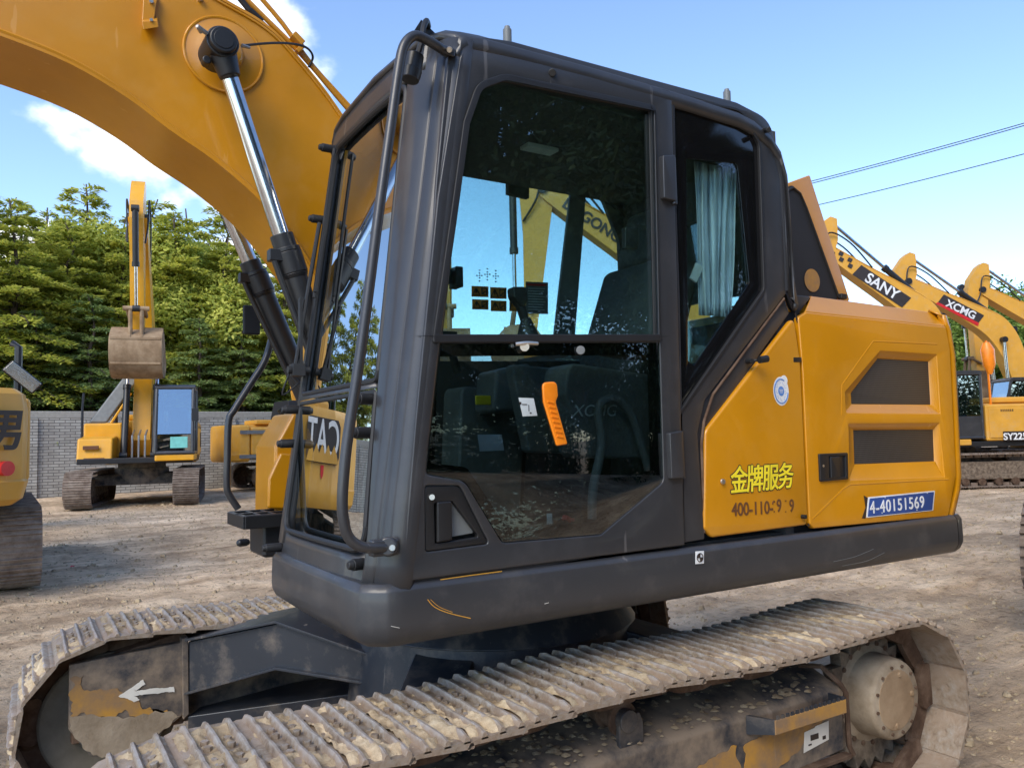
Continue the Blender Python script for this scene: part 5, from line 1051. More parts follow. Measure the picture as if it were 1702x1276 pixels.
    m = MB(); m.tube(smoothpath([Vector((1.62, y1 + .04, 1.35)), Vector((1.72, y1 + .06, 1.6)), Vector((1.66, y1 + .06, 2.1)), Vector((1.45, y1 + .05, 2.8)), Vector((1.40, y1, 2.85))], 4), .018, 6); H(m, 'grab_rail', M_BK, c_)
    m = MB(); m.box((1.68, y1 + .02, 2.25), (.05, .16, .32)); m.tube([Vector((1.6, y1, 2.45)), Vector((1.68, y1 + .02, 2.35))], .012, 6); H(m, 'mirror', M_BK, bevel=.02)
    # left side body, right side body, hood, counterweight
    m = MB(); m.span((-2.32, .45, 1.2), (-.2, 1.35, 2.14)); b_ = H(m, 'left_body', col, bevel=.05)
    for x0, x1 in ((-2.2, -1.35), (-1.3, -.28)):
        m = MB(); m.span((x0, 1.352, 1.28), (x1, 1.372, 2.04)); H(m, 'side_door', col, b_, bevel=.012)
        m = MB()
        for i in range(7): m.box(((x0 + x1) / 2 - .1 + i * .05, 1.375, 1.98), (.022, .01, .06))
        if x0 < -2: m.hexa([(x0 + .1, 1.374, 1.42), (x1 - .12, 1.374, 1.42), (x1 - .12, 1.378, 1.42), (x0 + .1, 1.378, 1.42), (x0 + .1, 1.374, 1.85), (x1 - .25, 1.374, 1.85), (x1 - .25, 1.378, 1.85), (x0 + .1, 1.378, 1.85)])
        H(m, 'vent', M_INS, b_)
    m = MB(); m.span((-2.32, -1.35, 1.2), (.35, -.45, 2.10)); m.span((-2.30, -.46, 1.2), (-.75, .46, 2.2)); rb = H(m, 'right_body', col, bevel=.05)
    m = MB(); m.hexa([(.36, -1.35, 1.10), (1.35, -1.35, 1.10), (1.35, -.55, 1.10), (.36, -.55, 1.10), (.36, -1.35, 1.78), (1.20, -1.35, 1.70), (1.20, -.55, 1.70), (.36, -.55, 1.78)]); tb = H(m, 'front_toolbox', col, bevel=.05)
    m = MB(); m.span((1.30, -1.2, 1.42), (1.355, -.85, 1.52)); m.span((1.28, -1.18, 1.18), (1.37, -.72, 1.22)); H(m, 'toolbox_vent', M_BRN, tb, bevel=.01)
    m = MB(); m.span((-1.9, -.6, 2.2), (-.9, .5, 2.36)); H(m, 'engine_hood', col, bevel=.05)
    m = MB(); m.tube(smoothpath([Vector((-1.1, -.8, 2.1)), Vector((-1.1, -.8, 2.55)), Vector((-1.18, -.8, 2.7))], 4), .07, 10); H(m, 'exhaust', M_BK)
    m = MB(); pts = [(-2.33, -1.36), (-2.33, 1.36), (-2.66, 1.30), (-2.90, .95), (-3.0, .4), (-3.0, -.4), (-2.90, -.95), (-2.66, -1.30)]
    pr = rnd(pts, .12)
    ctr = Vector((-2.5, 0)); rows = []
    for z, s_ in ((.98, .90), (1.04, .965), (1.22, 1.0), (1.24, .985), (1.95, .99), (2.12, .97), (2.18, .91)): rows.append([Vector((ctr.x + (p[0] - ctr.x) * s_, p[1] * s_, z)) for p in pr])
    m.loft(rows, close=True); m.add(rows[0], [tuple(range(len(pr)))]); m.add(rows[-1], [tuple(range(len(pr)))])
    cwt = H(m, 'counterweight', counter or col, smooth=30)
    # boom
    F0 = Vector((.18, 0, 1.72)); ba = math.radians(boom_a); u = Vector((math.cos(ba), 0, math.sin(ba))); v = Vector((-math.sin(ba), 0, math.cos(ba)))
    BP = lambda x, z, y=0: F0 + u * x + v * z + Vector((0, y, 0))
    cl = [(-.05, 0, .16), (.6, .42, .24), (1.4, .86, .34), (2.2, 1.14, .40), (2.9, 1.16, .40), (3.7, .86, .33), (4.6, .46, .25), (5.45, .10, .18), (5.7, .0, .15)]
    top = [BP(a, b + c) for a, b, c in cl]; bot = [BP(a, b - c) for a, b, c in cl]
    ot = smoothpath(top, 4); ob = smoothpath(bot, 4); poly = [(p.x, p.z) for p in ot] + [(p.x, p.z) for p in reversed(ob)]
    m = MB(); m.prism(poly, -.22, .22); bm_ = H(m, 'boom', col, smooth=40, bevel=.012)
    for y in (-.12, -.02, .08): m = MB(); m.tube([p + Vector((0, y, .05)) + v * .03 for p in ot[4:30]], .018, 6); H(m, 'pipe', col, bm_)
    def rod(a, b, split, ra, rb_, name):
        d = b - a; s_ = a + d * split; m = MB(); m.cyl(a, s_, rb_, rb_, 16); m.cyl(s_ - d.normalized() * .12, s_, rb_ * 1.2, rb_ * 1.2, 16); m.cyl(a + Vector((0, -.09, 0)), a + Vector((0, .09, 0)), rb_ * 1.15, rb_ * 1.15, 14); o = H(m, name, M_BK if col is not M_Y else M_D)
        m = MB(); m.cyl(s_, b, ra, ra, 14); H(m, 'rod', M_CH, o); m = MB(); m.cyl(b + Vector((0, -.08, 0)), b + Vector((0, .08, 0)), rb_ * 1.1, rb_ * 1.1, 14); H(m, 'rod_eye', M_BK, o)
    for y in (-.36, .36): rod(Vector((.78, y, 1.25)), BP(2.45, 1.02, y), .60, .045, .085, 'boom_cylinder')
    T = BP(5.7, 0); aa = math.radians(arm_a); au = Vector((math.cos(aa), 0, math.sin(aa))); av = Vector((-math.sin(aa), 0, math.cos(aa)))
    AP = lambda x, z, y=0: T + au * x + av * z + Vector((0, y, 0))
    al = arm_len
    rod(BP(2.4, 1.66), AP(-.85, -.12), .52, .045, .085, 'arm_cylinder')
    ap = [AP(*q) for q in ((-.95, -.05), (-.9, -.24), (-.3, -.30), (.0, -.24), (.5, -.22), (al, -.12), (al + .08, 0), (al, .12), (.9, .32), (.1, .46), (-.35, .40), (-.8, .12))]
    m = MB(); m.prism(rnd([(p.x, p.z) for p in ap], .04), -.16, .16); ar = H(m, 'arm', col, smooth=40, bevel=.012)
    m = MB(); m.cyl(T + Vector((0, -.27, 0)), T + Vector((0, .27, 0)), .10, .10, 18); H(m, 'pivot_pin', M_BK, ar)
    for y in (-.2, .2): m = MB(); m.tube(smoothpath([BP(4.6, .75, y), BP(5.5, .62, y * 1.2), AP(-.45, .0, y * 1.3), AP(.2, .1, y * 1.2), AP(.7, .34, y)], 6), .022, 6); H(m, 'hose', M_BK)
    rod(AP(-.10, .62), AP(al - .55, .36), .58, .04, .075, 'bucket_cylinder')
    m = MB(); k1 = AP(al - .55, .36); E_ = AP(al, 0); 
    for y in (-.2, .2): m.tube([AP(al - .38, .0, y), k1 + Vector((0, y, 0))], .045, 8)
    ca_ = math.radians(bucket_a) + aa; cu_ = Vector((math.cos(ca_), 0, math.sin(ca_))); cv = Vector((-math.sin(ca_), 0, math.cos(ca_))); KP = lambda x, z, y=0: E_ + cu_ * x + cv * z + Vector((0, y, 0))
    for y in (-.13, .13): m.tube([k1 + Vector((0, y, 0)), KP(.12, .38, y)], .05, 8)
    m.cyl(k1 + Vector((0, -.3, 0)), k1 + Vector((0, .3, 0)), .06, .06, 12); m.cyl(KP(.12, .38, -.22), KP(.12, .38, .22), .06, .06, 12); H(m, 'bucket_linkage', M_BUCK)
    bo = [(-.1, .0), (.0, .30), (.12, .50), (.45, .62), (.85, .55), (1.12, .25), (1.2, -.15), (1.12, -.55), (.98, -.78)]
    bi = [(p[0] - .05 * (1 if i > 5 else .2), p[1] - .05 * (1 if i < 6 else .2)) for i, p in enumerate(bo)]
    oP = smoothpath([KP(a, b) for a, b in bo], 3); iP = smoothpath([KP(a * .96 - .01, b * .92 - .01) for a, b in bo], 3)
    m = MB(); W_ = .58; rows = [[p + Vector((0, y, 0)) for p in oP] for y in (-W_, W_)]; m.loft(rows); m.loft([[p + Vector((0, y, 0)) for p in iP] for y in (-W_, W_)])
    m.loft([[oP[-1] + Vector((0, y, 0)), iP[-1] + Vector((0, y, 0))] for y in (-W_, W_)])
    sideo = [(p.x, p.z) for p in oP]; m.prism(sideo + [(KP(.1, -.25).x, KP(.1, -.25).z)], -W_ - .02, -W_); m.prism(sideo + [(KP(.1, -.25).x, KP(.1, -.25).z)], W_, W_ + .02)
    for i in range(5):
        y = -W_ + .06 + i * (2 * W_ - .12) / 4; m.hexa([KP(.99, -.74, y - .05), KP(1.02, -.72, y - .05), KP(1.02, -.72, y + .05), KP(.99, -.74, y + .05), KP(.86, -.98, y - .03), KP(.88, -.97, y - .03), KP(.88, -.97, y + .03), KP(.86, -.98, y + .03)])
    for y in (-.14, .14): m.prism(rnd([(KP(*q).x, KP(*q).z) for q in ((-.12, -.1), (-.1, .12), (.05, .46), (.25, .55), (.5, .6), (.3, .3), (.1, -.08))], .02), y - .02, y + .02)
    for i in range(4): 
        q = oP[6 + i * 5]; m.box(q, (.05, 2 * W_ - .02, .05))
    H(m, 'bucket', M_BUCK, smooth=30)
    return root, hr, BP, AP, dict(cwt=cwt, boom=bm_, left=b_, right=rb, arm=ar, cab=c_, tb=tb)
def headto(p, tx, ty): return math.atan2(ty - p.y, tx - p.x)
# left: facing the camera
p = pos(237, 24.6); hA = headto(p, CAM.x, CAM.y) - .10
MA = paint('bright_yellow_paint', (.72, .34, .008), .34, .3, (.5, .36, .2), .25)
rA, hr, BP, AP, dA = excavator(p, hA, 1.16, 'orange yellow excavator facing the camera before the brick wall, boom raised and rusty bucket hanging', 77, -93, -10, MA)
m = MB(); q = [Vector((-.55, -1.3, 2.08)), Vector((-.55, -.75, 2.08)), Vector((-1.2, -.35, 3.75)), Vector((-1.2, -.75, 3.75))]
m.hexa([Vector((.0, -1.30, 2.12)), Vector((.0, -.86, 2.12)), Vector((-.15, -.86, 2.12)), Vector((-.15, -1.30, 2.12)), Vector((-.4, -.35, 3.62)), Vector((-.4, .05, 3.62)), Vector((-.55, .05, 3.62)), Vector((-.55, -.35, 3.62))])
oo = m.build('raised_hood', M_GR, rA, bevel=.05)
m = MB(); m.tube([Vector((.1, -.75, 2.1)), Vector((-.1, -.3, 2.9))], .03, 6); m.build('hood_prop', MA, rA)
m = MB(); m.span((1.63, .80, 1.42), (1.64, 1.2, 1.70)); m.build('window_notice', plain('teal_paper', (.18, .55, .50), .7), dA['cab'])
for y in (-.15, 0, .15): m = MB(); m.tube([Vector((.9, y, 1.2)), Vector((.85, y, 1.75)), Vector((.4, y, 1.9))], .025, 6); m.build('hose', M_ST, rA)
m = MB(); m.tube([Vector((.1, -1.42, 1.1)), Vector((.1, -1.42, 2.5)), Vector((-.05, -1.42, 2.9))], .03, 6); m.build('rail', M_BK, rA)
# left edge: counterweight towards the camera
p0 = atz(62, 985, 0); MC = paint('warm_yellow_paint', (.58, .30, .035), .42, .2, (.5, .36, .18), .3)
hC = math.radians(90) + .02; sC = 1.10
pC = Vector((p0.x - 1.49 * sC, p0.y + 2.18 * sC, 0))
rC, hr, BP, AP, dC = excavator(pC, hC, sC, 'warm yellow excavator cut off by the left edge, its big painted counterweight turned this way', 40, -70, 0, MC, group=None)
def cwtext(body, y, z, size, mat, par, off=.0, sx=1., x=-2.975, shear=0):
    return text('lettering', body, size, mat, par, TM(Vector((x, y, z)), (0, -1, 0), (0, 0, 1)), ext=.004, offset=off, sx=sx, shear=shear)
cw = dC['cwt']
m = MB(); m.prism(rnd([(.52, 1.52), (-.52, 1.52), (-.58, 1.62), (-.58, 1.98), (-.5, 2.06), (.5, 2.06), (.58, 1.98), (.58, 1.62)], .03), -3.012, -2.99, 'YZ'); m.build('dark_panel', M_INK, cw)
cwtext('CAT', 0, 1.80, .62, M_WH, cw, .006, .92, -3.014)
m = MB()
zz = [(.5 - k * .1, 1.66 + (.09 if k % 2 else -.03)) for k in range(11)]; m.prism([(.56, 1.53)] + zz + [(-.56, 1.53)], -3.026, -3.020, 'YZ'); m.build('drip_edge', MC, cw)
m = MB(); m.prism(rnd([(.10, 1.50), (-.02, 1.50), (-.0, 1.38), (.04, 1.33), (.09, 1.38)], .02), -3.006, -2.99, 'YZ'); m.build('red_mark', M_RED, cw)
nrm_a = math.atan2(.35, .24)
def side_tm(y, z, off=.012):    # on the slanted right-hand corner face of the counterweight
    a = Vector((-2.90, -.95, 0)); b = Vector((-2.66, -1.30, 0)); d = (b - a).normalized(); n_ = Vector((d.y, -d.x, 0)); n_ = n_ if n_.x < 0 else -n_; return TM(a * .99 + d * y + n_ * (off) + Vector((0, 0, z)), d, (0, 0, 1))
text('lettering', '男', .44, M_INK, cw, TM(Vector((-2.845, -1.10, 1.72)), (.24, -.35, 0), (0, 0, 1)), ext=.004, offset=.010, shear=.12)
m = MB(); m.cyl((-2.76, -1.10, 1.36), (-2.83, -1.15, 1.36), .075, .075, 24); m.build('red_reflector', M_RED, cw)
m = MB(); m.tube(smoothpath([Vector((-2.80, -.98, 2.1)), Vector((-2.9, -1.0, 2.0))], 2), .01, 4)
m = MB(); m.tube([Vector((.9, -1.28, 1.7)), Vector((.9, -1.28, 3.0)), Vector((.95, -1.2, 3.05))], .05, 8); m.build('mirror_post', M_BK, rC)
m = MB(); m.box(Vector((.75, -1.33, 2.56)), (.05, .50, .20), Matrix.Rotation(math.radians(42), 3, 'X')); mm = m.build('side_mirror', M_BK, rC, bevel=.03)
m = MB(); m.box(Vector((.72, -1.33, 2.56)), (.01, .46, .17), Matrix.Rotation(math.radians(42), 3, 'X')); m.build('mirror_glass', M_CH, mm, bevel=.002)
# behind the left one: side on with its hood up
p = pos(502, 31.0)
rB, *_b, dB = excavator(p, .12, 1.10, 'partly hidden yellow excavator with grey striped tail behind the cab front', 66, -100, 0, M_YF)
m = MB(); m.span((-2.7, -1.39, 1.88), (-1.4, -1.365, 2.0)); m.span((-2.72, -1.39, 1.1), (-1.0, -1.365, 1.22)); m.build('grey_stripe', M_GR, dB['right'])
m = MB(); m.hexa([Vector((-1.15, -1.2, 2.1)), Vector((.1, -1.2, 2.1)), Vector((.1, .2, 2.1)), Vector((-1.15, .2, 2.1)), Vector((-.95, -1.1, 3.0)), Vector((.1, -1.1, 3.0)), Vector((.1, .2, 3.0)), Vector((-.95, .2, 3.0))]); m.build('raised_hood', M_INS, rB, bevel=.03)
m = MB(); m.loft([[Vector((-.60, -1.215 + .03 * r_, 2.28 + r_ * .15)), Vector((.0, -1.215 + .03 * r_, 2.28 + r_ * .15))] for r_ in range(3)]); m.build('hood_label', M_GR, rB)
# right row, forward towards image left
HL = math.atan2(-AX[1][0], -AX[0][0])       # along the picture plane, to the left
def place_for_tip(px, depth, tipx, sc):      # swing centre so that the boom tip falls at this picture column
    a = pos(px, depth); d = Vector((math.cos(HL), math.sin(HL), 0)); return a - d * tipx * sc
def tipx(a): return .18 + 5.7 * math.cos(math.radians(a)) - .35
rD, hr, BP, AP, dD = excavator(place_for_tip(1416, 24.0, tipx(60), 1.1), HL, 1.1, 'sandy yellow excavator with SANY on its boom and SY225C on its side', 58, -84, 20, M_YF)
def boomsign(BP, par, x0, x1, z0, z1, bg_, body, tmat, size, y=.235, sx=1.0, shear=.0, hr=None):
    m = MB(); q = [BP(x0, z0 - .2), BP(x1, z1 - .2), BP(x1 + .08, z1 + .16), BP(x0 + .08, z0 + .16)]; m.prism([(a.x, a.z) for a in q], y - .004, y); m.build('sign_panel', bg_, par)
    a = BP(x0 + .1, z0 - .02, y + .003); b = BP(x1 - .05, z1 - .02, y + .003); c = (a + b) / 2
    text('lettering', body, size, tmat, par, TM(c, a - b, BP(0, 1) - BP(0, 0)), ext=.003, offset=.008, sx=sx)
boomsign(BP, dD['boom'], 3.25, 4.75, .98, .36, M_INK, 'SANY', M_WH, .40)
m = MB()
for i in range(5): q = BP(4.98 + .14 * i, .30 - .052 * i + (.09 if i % 2 else -.05), .24); m.box(q, (.12, .004, .11), Matrix.Rotation(-math.radians(30), 3, 'Y'))
m.build('chequer_mark', M_INK, dD['boom'])
text('lettering', 'SY225C', .24, M_WH, dD['left'], TM(Vector((-.98, 1.405, 1.30)), (-1, 0, 0), (0, 0, 1)), ext=.003, offset=.006)
m = MB(); m.span((-2.25, 1.378, 1.20), (-.6, 1.398, 1.44)); m.build('dark_stripe', M_INK, dD['left'])
text('lettering', 'LC', .22, M_RED, dD['left'], TM(Vector((-1.95, 1.405, 1.30)), (-1, 0, 0), (0, 0, 1)), ext=.003, offset=.004)
m = MB(); m.tube(smoothpath([Vector((-.65, .9, 2.95)), Vector((-.65, .9, 3.2)), Vector((-.62, .9, 3.6)), Vector((-.6, .9, 3.8))], 1), .15, 10, rs=[.06, .15, .17, .08]); m.tube([Vector((-.62, .9, 2.1)), Vector((-.6, .9, 3.85))], .03, 6); m.build('orange_bag', M_ORH, rD)
rE, hr, BP, AP, dE = excavator(place_for_tip(1536, 27.5, tipx(52), 1.1), HL, 1.1, 'yellow excavator with a black and red XCMG panel on its boom', 52, -86, 20, M_YF)
boomsign(BP, dE['boom'], 3.3, 4.6, .96, .42, M_INK, 'XCMG', M_WH, .34)
m = MB(); q = [BP(3.25, .74), BP(4.62, .18), BP(4.62, .27), BP(3.3, .83)]; m.prism([(a.x, a.z) for a in q], .236, .242); m.build('red_band', M_RED, dE['boom'])
rF, *_f = excavator(place_for_tip(1658, 29.5, tipx(52), 1.1), HL, 1.1, 'yellow excavator at the right edge, only the top of its boom and arm in view', 52, -86, 20, M_YF)
rH, hr, BP, AP, dH = excavator(place_for_tip(940, 17.5, tipx(58), 1.1), HL, 1.1, 'excavator behind the cab, its yellow arm and boom seen through the door window', 58, -84, 10, MC)
text('lettering', 'LIUGONG', .30, M_INK, dH['boom'], TM(BP(4.6, .46, .236), BP(0, 0) - BP(1, -.42), BP(0, 1) - BP(0, 0)), ext=.003, offset=.008)
pI = pos(740, 23.0); rI, *_i = excavator(pI, headto(pI, CAM.x, CAM.y), 1.1, 'excavator whose rounded arm top shows at the left side of the door window', 66, -88, 10, MC)
q = pos(1677, 7.0); o_ = Vector((CAM.x, CAM.y, 0)); dv = (q - o_).normalized(); rgt = Vector((dv.y, -dv.x, 0))
h_ = math.atan2(dv.y, dv.x) - .26; lc = Vector((-2.18, 1.49, 0)) * 1.35; cn = o_ + dv * 7.6; cn.z = 0
excavator(cn - Matrix.Rotation(h_, 3, 'Z') @ lc, h_, 1.35, 'track end of a big excavator cut off by the right edge', 50, -80, 0, M_YF, group=None, house_rot=.27)
# ================================================================ ground
m = MB()
def gh(x, y):
    d = math.hypot(x - CAM.x, y - CAM.y)
    h = noise.fractal(Vector((x * .35, y * .35, 1)), 1, 2, 4) * .045 + noise.fractal(Vector((x * 2.0, y * 2.6, 5)), .75, 2.1, 6) * .036
    st = noise.noise(Vector((x * .5 + y * .1, y * 4.5, 9))) * .020 + max(0, noise.noise(Vector((x * .3, y * .3, 3)))) * .035 * abs(math.sin((x * .95 + y * .3) * 16))
    return (h + st) * (1 if d < 45 else max(0, 1 - (d - 45) / 20)) - .02
def axis(lo, hi, c, n, k):
    out = []
    for i in range(n + 1):
        t = -1 + 2 * i / n; s = math.sinh(t * k) / math.sinh(k); out.append(c + s * (hi if t > 0 else -lo))
    return out
xs_ = axis(-400, 400, 3, 380, 6.8); ys_ = axis(-400, 400, 4, 380, 6.8)
rows = [[Vector((x, y, gh(x, y))) for x in xs_] for y in ys_]
m.loft(rows); g = m.build('ground', M_GROUND, None, smooth=80); g['kind'] = 'structure'
# loose clods and pebbles
m = MB(); rr = random.Random(11)
for k in range(16000):
    d = 3.2 + 24 * rr.random() ** 1.6; px_ = rr.uniform(-150, 1850); v = raydir(px_, 760); v.z = 0; v.normalize(); x = CAM.x + v.x * d; y = CAM.y + v.y * d
    s_ = rr.uniform(.004, .014) * (1 + d * .05) * (2.4 if rr.random() < .04 else 1); z = gh(x, y) + .0
    b = [Vector((x + math.cos(a) * s_ * rr.uniform(.6, 1.4), y + math.sin(a) * s_ * rr.uniform(.6, 1.4), z - .004)) for a in (0, 1.25, 2.5, 3.8, 5.0)]
    t = [q_ + (Vector((x, y, z)) - q_) * rr.uniform(.3, .6) + Vector((0, 0, s_ * rr.uniform(.5, 1.0))) for q_ in b]
    m.add(b + t, [(0, 1, 6, 5), (1, 2, 7, 6), (2, 3, 8, 7), (3, 4, 9, 8), (4, 0, 5, 9), (5, 6, 7, 8, 9)])
o = m.build('gravel', M_MUD, None, smooth=0); tag(o, 'loose clods and pebbles on the trampled ground', 'gravel', kind='stuff')
# red scraps of litter
for px_, py_, lb_ in ((120, 943, 'small red scrap lying on the ground right of the left edge machine'),):
    q = atz(px_, py_, 0); m = MB(); z = gh(q.x, q.y) + .012; m.add([q + Vector((-.03, 0, z)), q + Vector((.02, -.02, z)), q + Vector((.035, .012, z + .01)), q + Vector((-.01, .03, z + .015))], [(0, 1, 2, 3)]); o = m.build('litter', M_RED, None, solid=.003, smooth=0); tag(o, lb_, 'litter')
# ================================================================ brick wall
a = atz(40, 683, 3.05); b = atz(390, 684, 3.05); d = (b - a); d.z = 0; d.normalize(); A0 = a - d * 30; B0 = b + d * 45
Lw = (B0 - A0).length; wl = empty('brick_wall', (A0.x, A0.y, 0), math.atan2(d.y, d.x)); tag(wl, 'long pale grey brick yard wall below the cedar trees', 'wall')
m = MB(); m.span((0, 0, -.3), (Lw, .3, 2.80)); m.build('brickwork', M_BRICK, wl)
m = MB(); m.span((0, -.012, 2.80), (Lw, .33, 3.05)); m.build('coping', M_CONC, wl, bevel=.02)
for k in range(int(Lw / 7)): m = MB(); x = 2 + 7 * k; m.span((x, -.10, -.3), (x + .42, -.003, 2.798)); m.build('pier', M_BRICK, wl)
# ================================================================ trees
def frond_mesh(name, fronds, mat):
    vs = []; fs = []
    for c, u, v_, l, w_ in fronds:
        i = len(vs); e = c + u * l; vs += [c - v_ * w_ * .35, c + u * l * .55 - v_ * w_ * .5 , e, c + u * l * .5 + v_ * w_ * .5, c + v_ * w_ * .3]; fs.append((i, i + 1, i + 2, i + 3, i + 4))
    me = bpy.data.meshes.new(name); me.from_pydata(vs, [], fs); me.update(); me.materials.append(mat); return me
def cedar(seed, H_=13., spread=4.2, mat=None):
    r = random.Random(seed); fr = []; tm_ = MB(); path_ = [Vector((r.uniform(-.15, .15) * k / 6, r.uniform(-.15, .15) * k / 6, H_ * k / 10)) for k in range(11)]
    tm_.tube(path_, .2, 8, rs=[.24 - .021 * k for k in range(11)])
    z = 2.2
    while z < H_ - .2:
        t = z / H_; R_ = spread * (1 - t) ** .62 * (1.0 if t > .25 else .8) + .25
        nb = max(3, int(7 * (1 - t) + 3.5)); a0 = r.random() * 6.28
        for b_ in range(nb):
            a = a0 + b_ * 6.283 / nb + r.uniform(-.35, .35); Lb = R_ * r.uniform(.65, 1.12); rise = r.uniform(-.05, .28) + .25 * t; P_ = []; dr_ = Vector((math.cos(a), math.sin(a), 0)); zz_ = z + r.uniform(-.25, .25)
            for k in range(7): s_ = k / 6; P_.append(dr_ * Lb * s_ + Vector((0, 0, zz_ + rise * Lb * s_ - .30 * Lb * s_ ** 2.2)))
            tm_.tube(P_, .03, 4, rs=[.05 * (1 - .8 * k / 6) * (1.2 - t) + .006 for k in range(7)])
            sidev = Vector((-dr_.y, dr_.x, 0))
            for k in range(int(40 + Lb * 72)):
                s_ = r.uniform(.12, 1.0) ** .8; i = min(5, int(s_ * 6)); q = P_[i].lerp(P_[i + 1], s_ * 6 - i); sg = r.choice((-1, 1)); wd = (.16 + .5 * Lb * .35 * math.sin(math.pi * min(1, s_ * .85 + .12)))
                off = r.random() * wd; c = q + sidev * sg * off + Vector((0, 0, r.uniform(-.10, .07) - off * .12)); u = (dr_ * r.uniform(.4, 1.1) + sidev * sg * r.uniform(.1, 1.0) + Vector((0, 0, r.uniform(-.45, .35)))).normalized()
                vv = u.cross(Vector((r.uniform(-.35, .35), r.uniform(-.35, .35), 1))).normalized(); fr.append((c, u, vv, r.uniform(.14, .32), r.uniform(.06, .12)))
        z += r.uniform(.36, .6)
    tme = bpy.data.meshes.new('trunk'); tme.from_pydata([tuple(v) for v in tm_.v], [], tm_.f); tme.update(); tme.materials.append(M_BARK); tme.shade_smooth()
    return tme, frond_mesh('crown', fr, mat)
def broad(seed, H_=9., R_=3.2, mat=None, n=9000, size=.22, z0=.28):
    r = random.Random(seed); fr = []; tm_ = MB(); tm_.tube([Vector((0, 0, 0)), Vector((.1, .05, H_ * .3)), Vector((-.1, .1, H_ * .6)), Vector((0, 0, H_ * .85))], .2, 8, rs=[.25, .2, .12, .04])
    cl_ = []
    for k in range(26):
        th = r.random() * 6.28; ph = r.random(); zc = H_ * (z0 + (1 - z0 - .08) * ph); rad = R_ * math.sin(math.pi * min(.97, .18 + .75 * ph)) * r.uniform(.35, .95); c = Vector((rad * math.cos(th), rad * math.sin(th), zc)); cl_.append((c, r.uniform(.6, 1.25) * R_ * .36)); tm_.tube([Vector((0, 0, zc * .62)), c * .6 + Vector((0, 0, zc * .35)), c], .04, 5, rs=[.07, .04, .012])
    for k in range(n):
        c, s_ = r.choice(cl_); d_ = Vector((r.gauss(0, 1), r.gauss(0, 1), r.gauss(0, 1) * .8)).normalized(); q = c + d_ * s_ * (r.random() ** .35) * r.uniform(.8, 1.15); u = Vector((r.gauss(0, 1), r.gauss(0, 1), r.gauss(0, .6))).normalized(); vv = u.cross(d_ + Vector((0, 0, .3))).normalized(); fr.append((q, u, vv, size * r.uniform(.6, 1.4), size * r.uniform(.35, .6)))
    tme = bpy.data.meshes.new('trunk'); tme.from_pydata([tuple(v) for v in tm_.v], [], tm_.f); tme.update(); tme.materials.append(M_BARK); tme.shade_smooth()
    return tme, frond_mesh('crown', fr, mat)
def put_tree(name, meshes, loc, rz, sc, label, cat, group=None):
    e = empty(name, loc, rz, sc); tag(e, label, cat, group)
    for nm, me in zip(('trunk', 'crown'), meshes): o = bpy.data.objects.new(nm, me); COL.objects.link(o); o.parent = e
    return e
CE = [cedar(1, 13, 4.3, M_CED), cedar(2, 12.4, 4.8, M_CED), cedar(3, 11.0, 4.2, M_CEDD)]
rr = random.Random(5)
WD = (B0 - A0).normalized(); WN = Vector((-WD.y, WD.x, 0))
front = [(-1100, .95), (-860, 1.0), (-640, .95), (-460, 1.0), (-300, .92), (-180, 1.0), (-80, 1.0), (20, .96), (110, .90), (205, .93), (300, .98), (385, .93), (470, .88), (560, .85), (640, .92)]
GT = 'cedars behind the brick wall'
for i, (px_, s_) in enumerate(front):
    d_ = raydir(px_, 700); d_.z = 0; o_ = Vector((CAM.x, CAM.y, 0)); t = (A0 + WN * 4.0 - o_).dot(WN) / d_.dot(WN); q = o_ + d_ * t; q.z = 0
    put_tree('cedar_tree', CE[i % 2], (q.x, q.y + rr.uniform(-.8, 1.5), 0), rr.random() * 6, s_ * rr.uniform(.96, 1.04), 'tall light green cedar tree with layered boughs behind the brick wall', 'tree', GT)
for i, px_ in enumerate((-60, 10, 75, 135, 195, 250, 310, 370, 430, 520, 600)):
    d_ = raydir(px_, 700); d_.z = 0; o_ = Vector((CAM.x, CAM.y, 0)); t = (A0 + WN * 9.5 - o_).dot(WN) / d_.dot(WN); q = o_ + d_ * t; q.z = 0
    put_tree('cedar_tree', CE[(i + 1) % 2], (q.x, q.y, 0), rr.random() * 6, rr.uniform(1.02, 1.12), 'tall light green cedar tree with layered boughs behind the brick wall', 'tree', GT)
for i, px_ in enumerate((-20, 55, 150, 330, 405, 480)):
    d_ = raydir(px_, 700); d_.z = 0; o_ = Vector((CAM.x, CAM.y, 0)); t = (A0 + WN * 2.6 - o_).dot(WN) / d_.dot(WN); q = o_ + d_ * t; q.z = 0
    put_tree('cedar_tree', CE[2], (q.x, q.y, 0), rr.random() * 6, rr.uniform(.62, .72), 'shorter blue green cedar with drooping boughs close behind the brick wall', 'tree', 'low cedars at the wall')
CB = [broad(41, 12.5, 3.4, M_CED, 46000, .19, .2), broad(42, 12, 3.6, M_CED, 46000, .19, .2)]
for i, (px_, s_) in enumerate(((95, .93), (150, 1.0), (250, .98), (322, 1.0), (390, .9))):
    d_ = raydir(px_, 700); d_.z = 0; o_ = Vector((CAM.x, CAM.y, 0)); t = (A0 + WN * 6.5 - o_).dot(WN) / d_.dot(WN); q = o_ + d_ * t; q.z = 0
    put_tree('tall_tree', CB[i % 2], (q.x, q.y, 0), i * 1.7, s_, 'tall rounded yellow green tree standing among the cedars behind the wall', 'tree', 'rounded trees among the cedars')
BR = [broad(21, 8, 3.4, M_BROAD, 15000), broad(22, 8.6, 3.8, M_BROAD, 15000)]
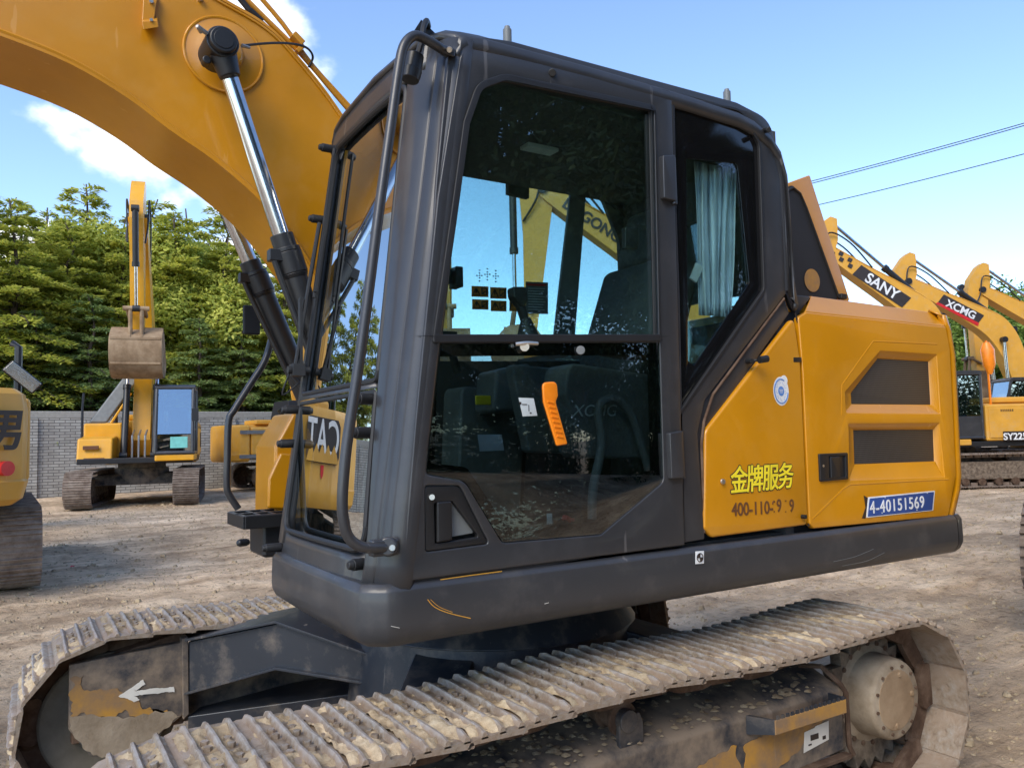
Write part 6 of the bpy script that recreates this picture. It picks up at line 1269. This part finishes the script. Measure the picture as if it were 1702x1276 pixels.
for i, (px_, dep, s_) in enumerate(((1560, 44, .95), (1620, 46, 1.05), (1665, 42, .98), (1712, 46, 1.05), (1770, 44, 1.1), (1830, 46, 1.0))):
    q = pos(px_, dep); put_tree('broadleaf_tree', BR[i % 2], q, i * 1.3, s_ * 1.1, 'bright green leafy tree beyond the right hand row of excavators', 'tree', 'leafy trees on the right')
for i, (px_, dep) in enumerate(((722, 52), (800, 60))):
    q = pos(px_, dep); put_tree('cedar_tree', CE[1], q, i * 2.0, .82 if i == 0 else .62, ('slim cedar seen through the door window beside the yellow arm', 'low cedar seen through the bottom of the door window')[i], 'tree')
# trees standing in front of the cab side, behind the camera; the dark glass mirrors them
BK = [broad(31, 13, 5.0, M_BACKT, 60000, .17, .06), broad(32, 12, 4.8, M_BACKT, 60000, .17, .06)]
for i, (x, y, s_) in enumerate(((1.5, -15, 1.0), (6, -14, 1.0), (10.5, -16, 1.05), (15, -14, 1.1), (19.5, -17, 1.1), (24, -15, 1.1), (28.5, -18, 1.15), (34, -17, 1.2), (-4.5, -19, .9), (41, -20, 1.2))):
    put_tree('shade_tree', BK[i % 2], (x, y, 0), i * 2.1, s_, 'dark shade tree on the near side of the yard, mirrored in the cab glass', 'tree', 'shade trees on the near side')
# ================================================================ overhead wires
def wire(pa, da, za, pb, db, zb, label):
    A_ = CAM + raydir(*pa) / FPX * da; B_ = CAM + raydir(*pb) / FPX * db; d_ = B_ - A_; A2 = A_ - d_ * 1.2; B2 = B_ + d_ * 1.2; P_ = []
    for k in range(41): t = k / 40; q = A2.lerp(B2, t); q.z -= .35 * (1 - (2 * t - 1) ** 2) - .2; P_.append(q)
    m = MB(); m.tube(P_, .016, 5); o = m.build('power_line', M_WIRE, None); tag(o, label, 'cable', 'overhead power lines')
wire((1349, 296), 30, 0, (1702, 199), 26, 0, 'upper black overhead cable crossing the sky on the right')
wire((1352, 299), 30.3, 0, (1702, 203), 26.2, 0, 'black overhead cable running just under the topmost one')
wire((1366, 334), 30, 0, (1702, 250), 26, 0, 'lowest of the black overhead cables on the right')
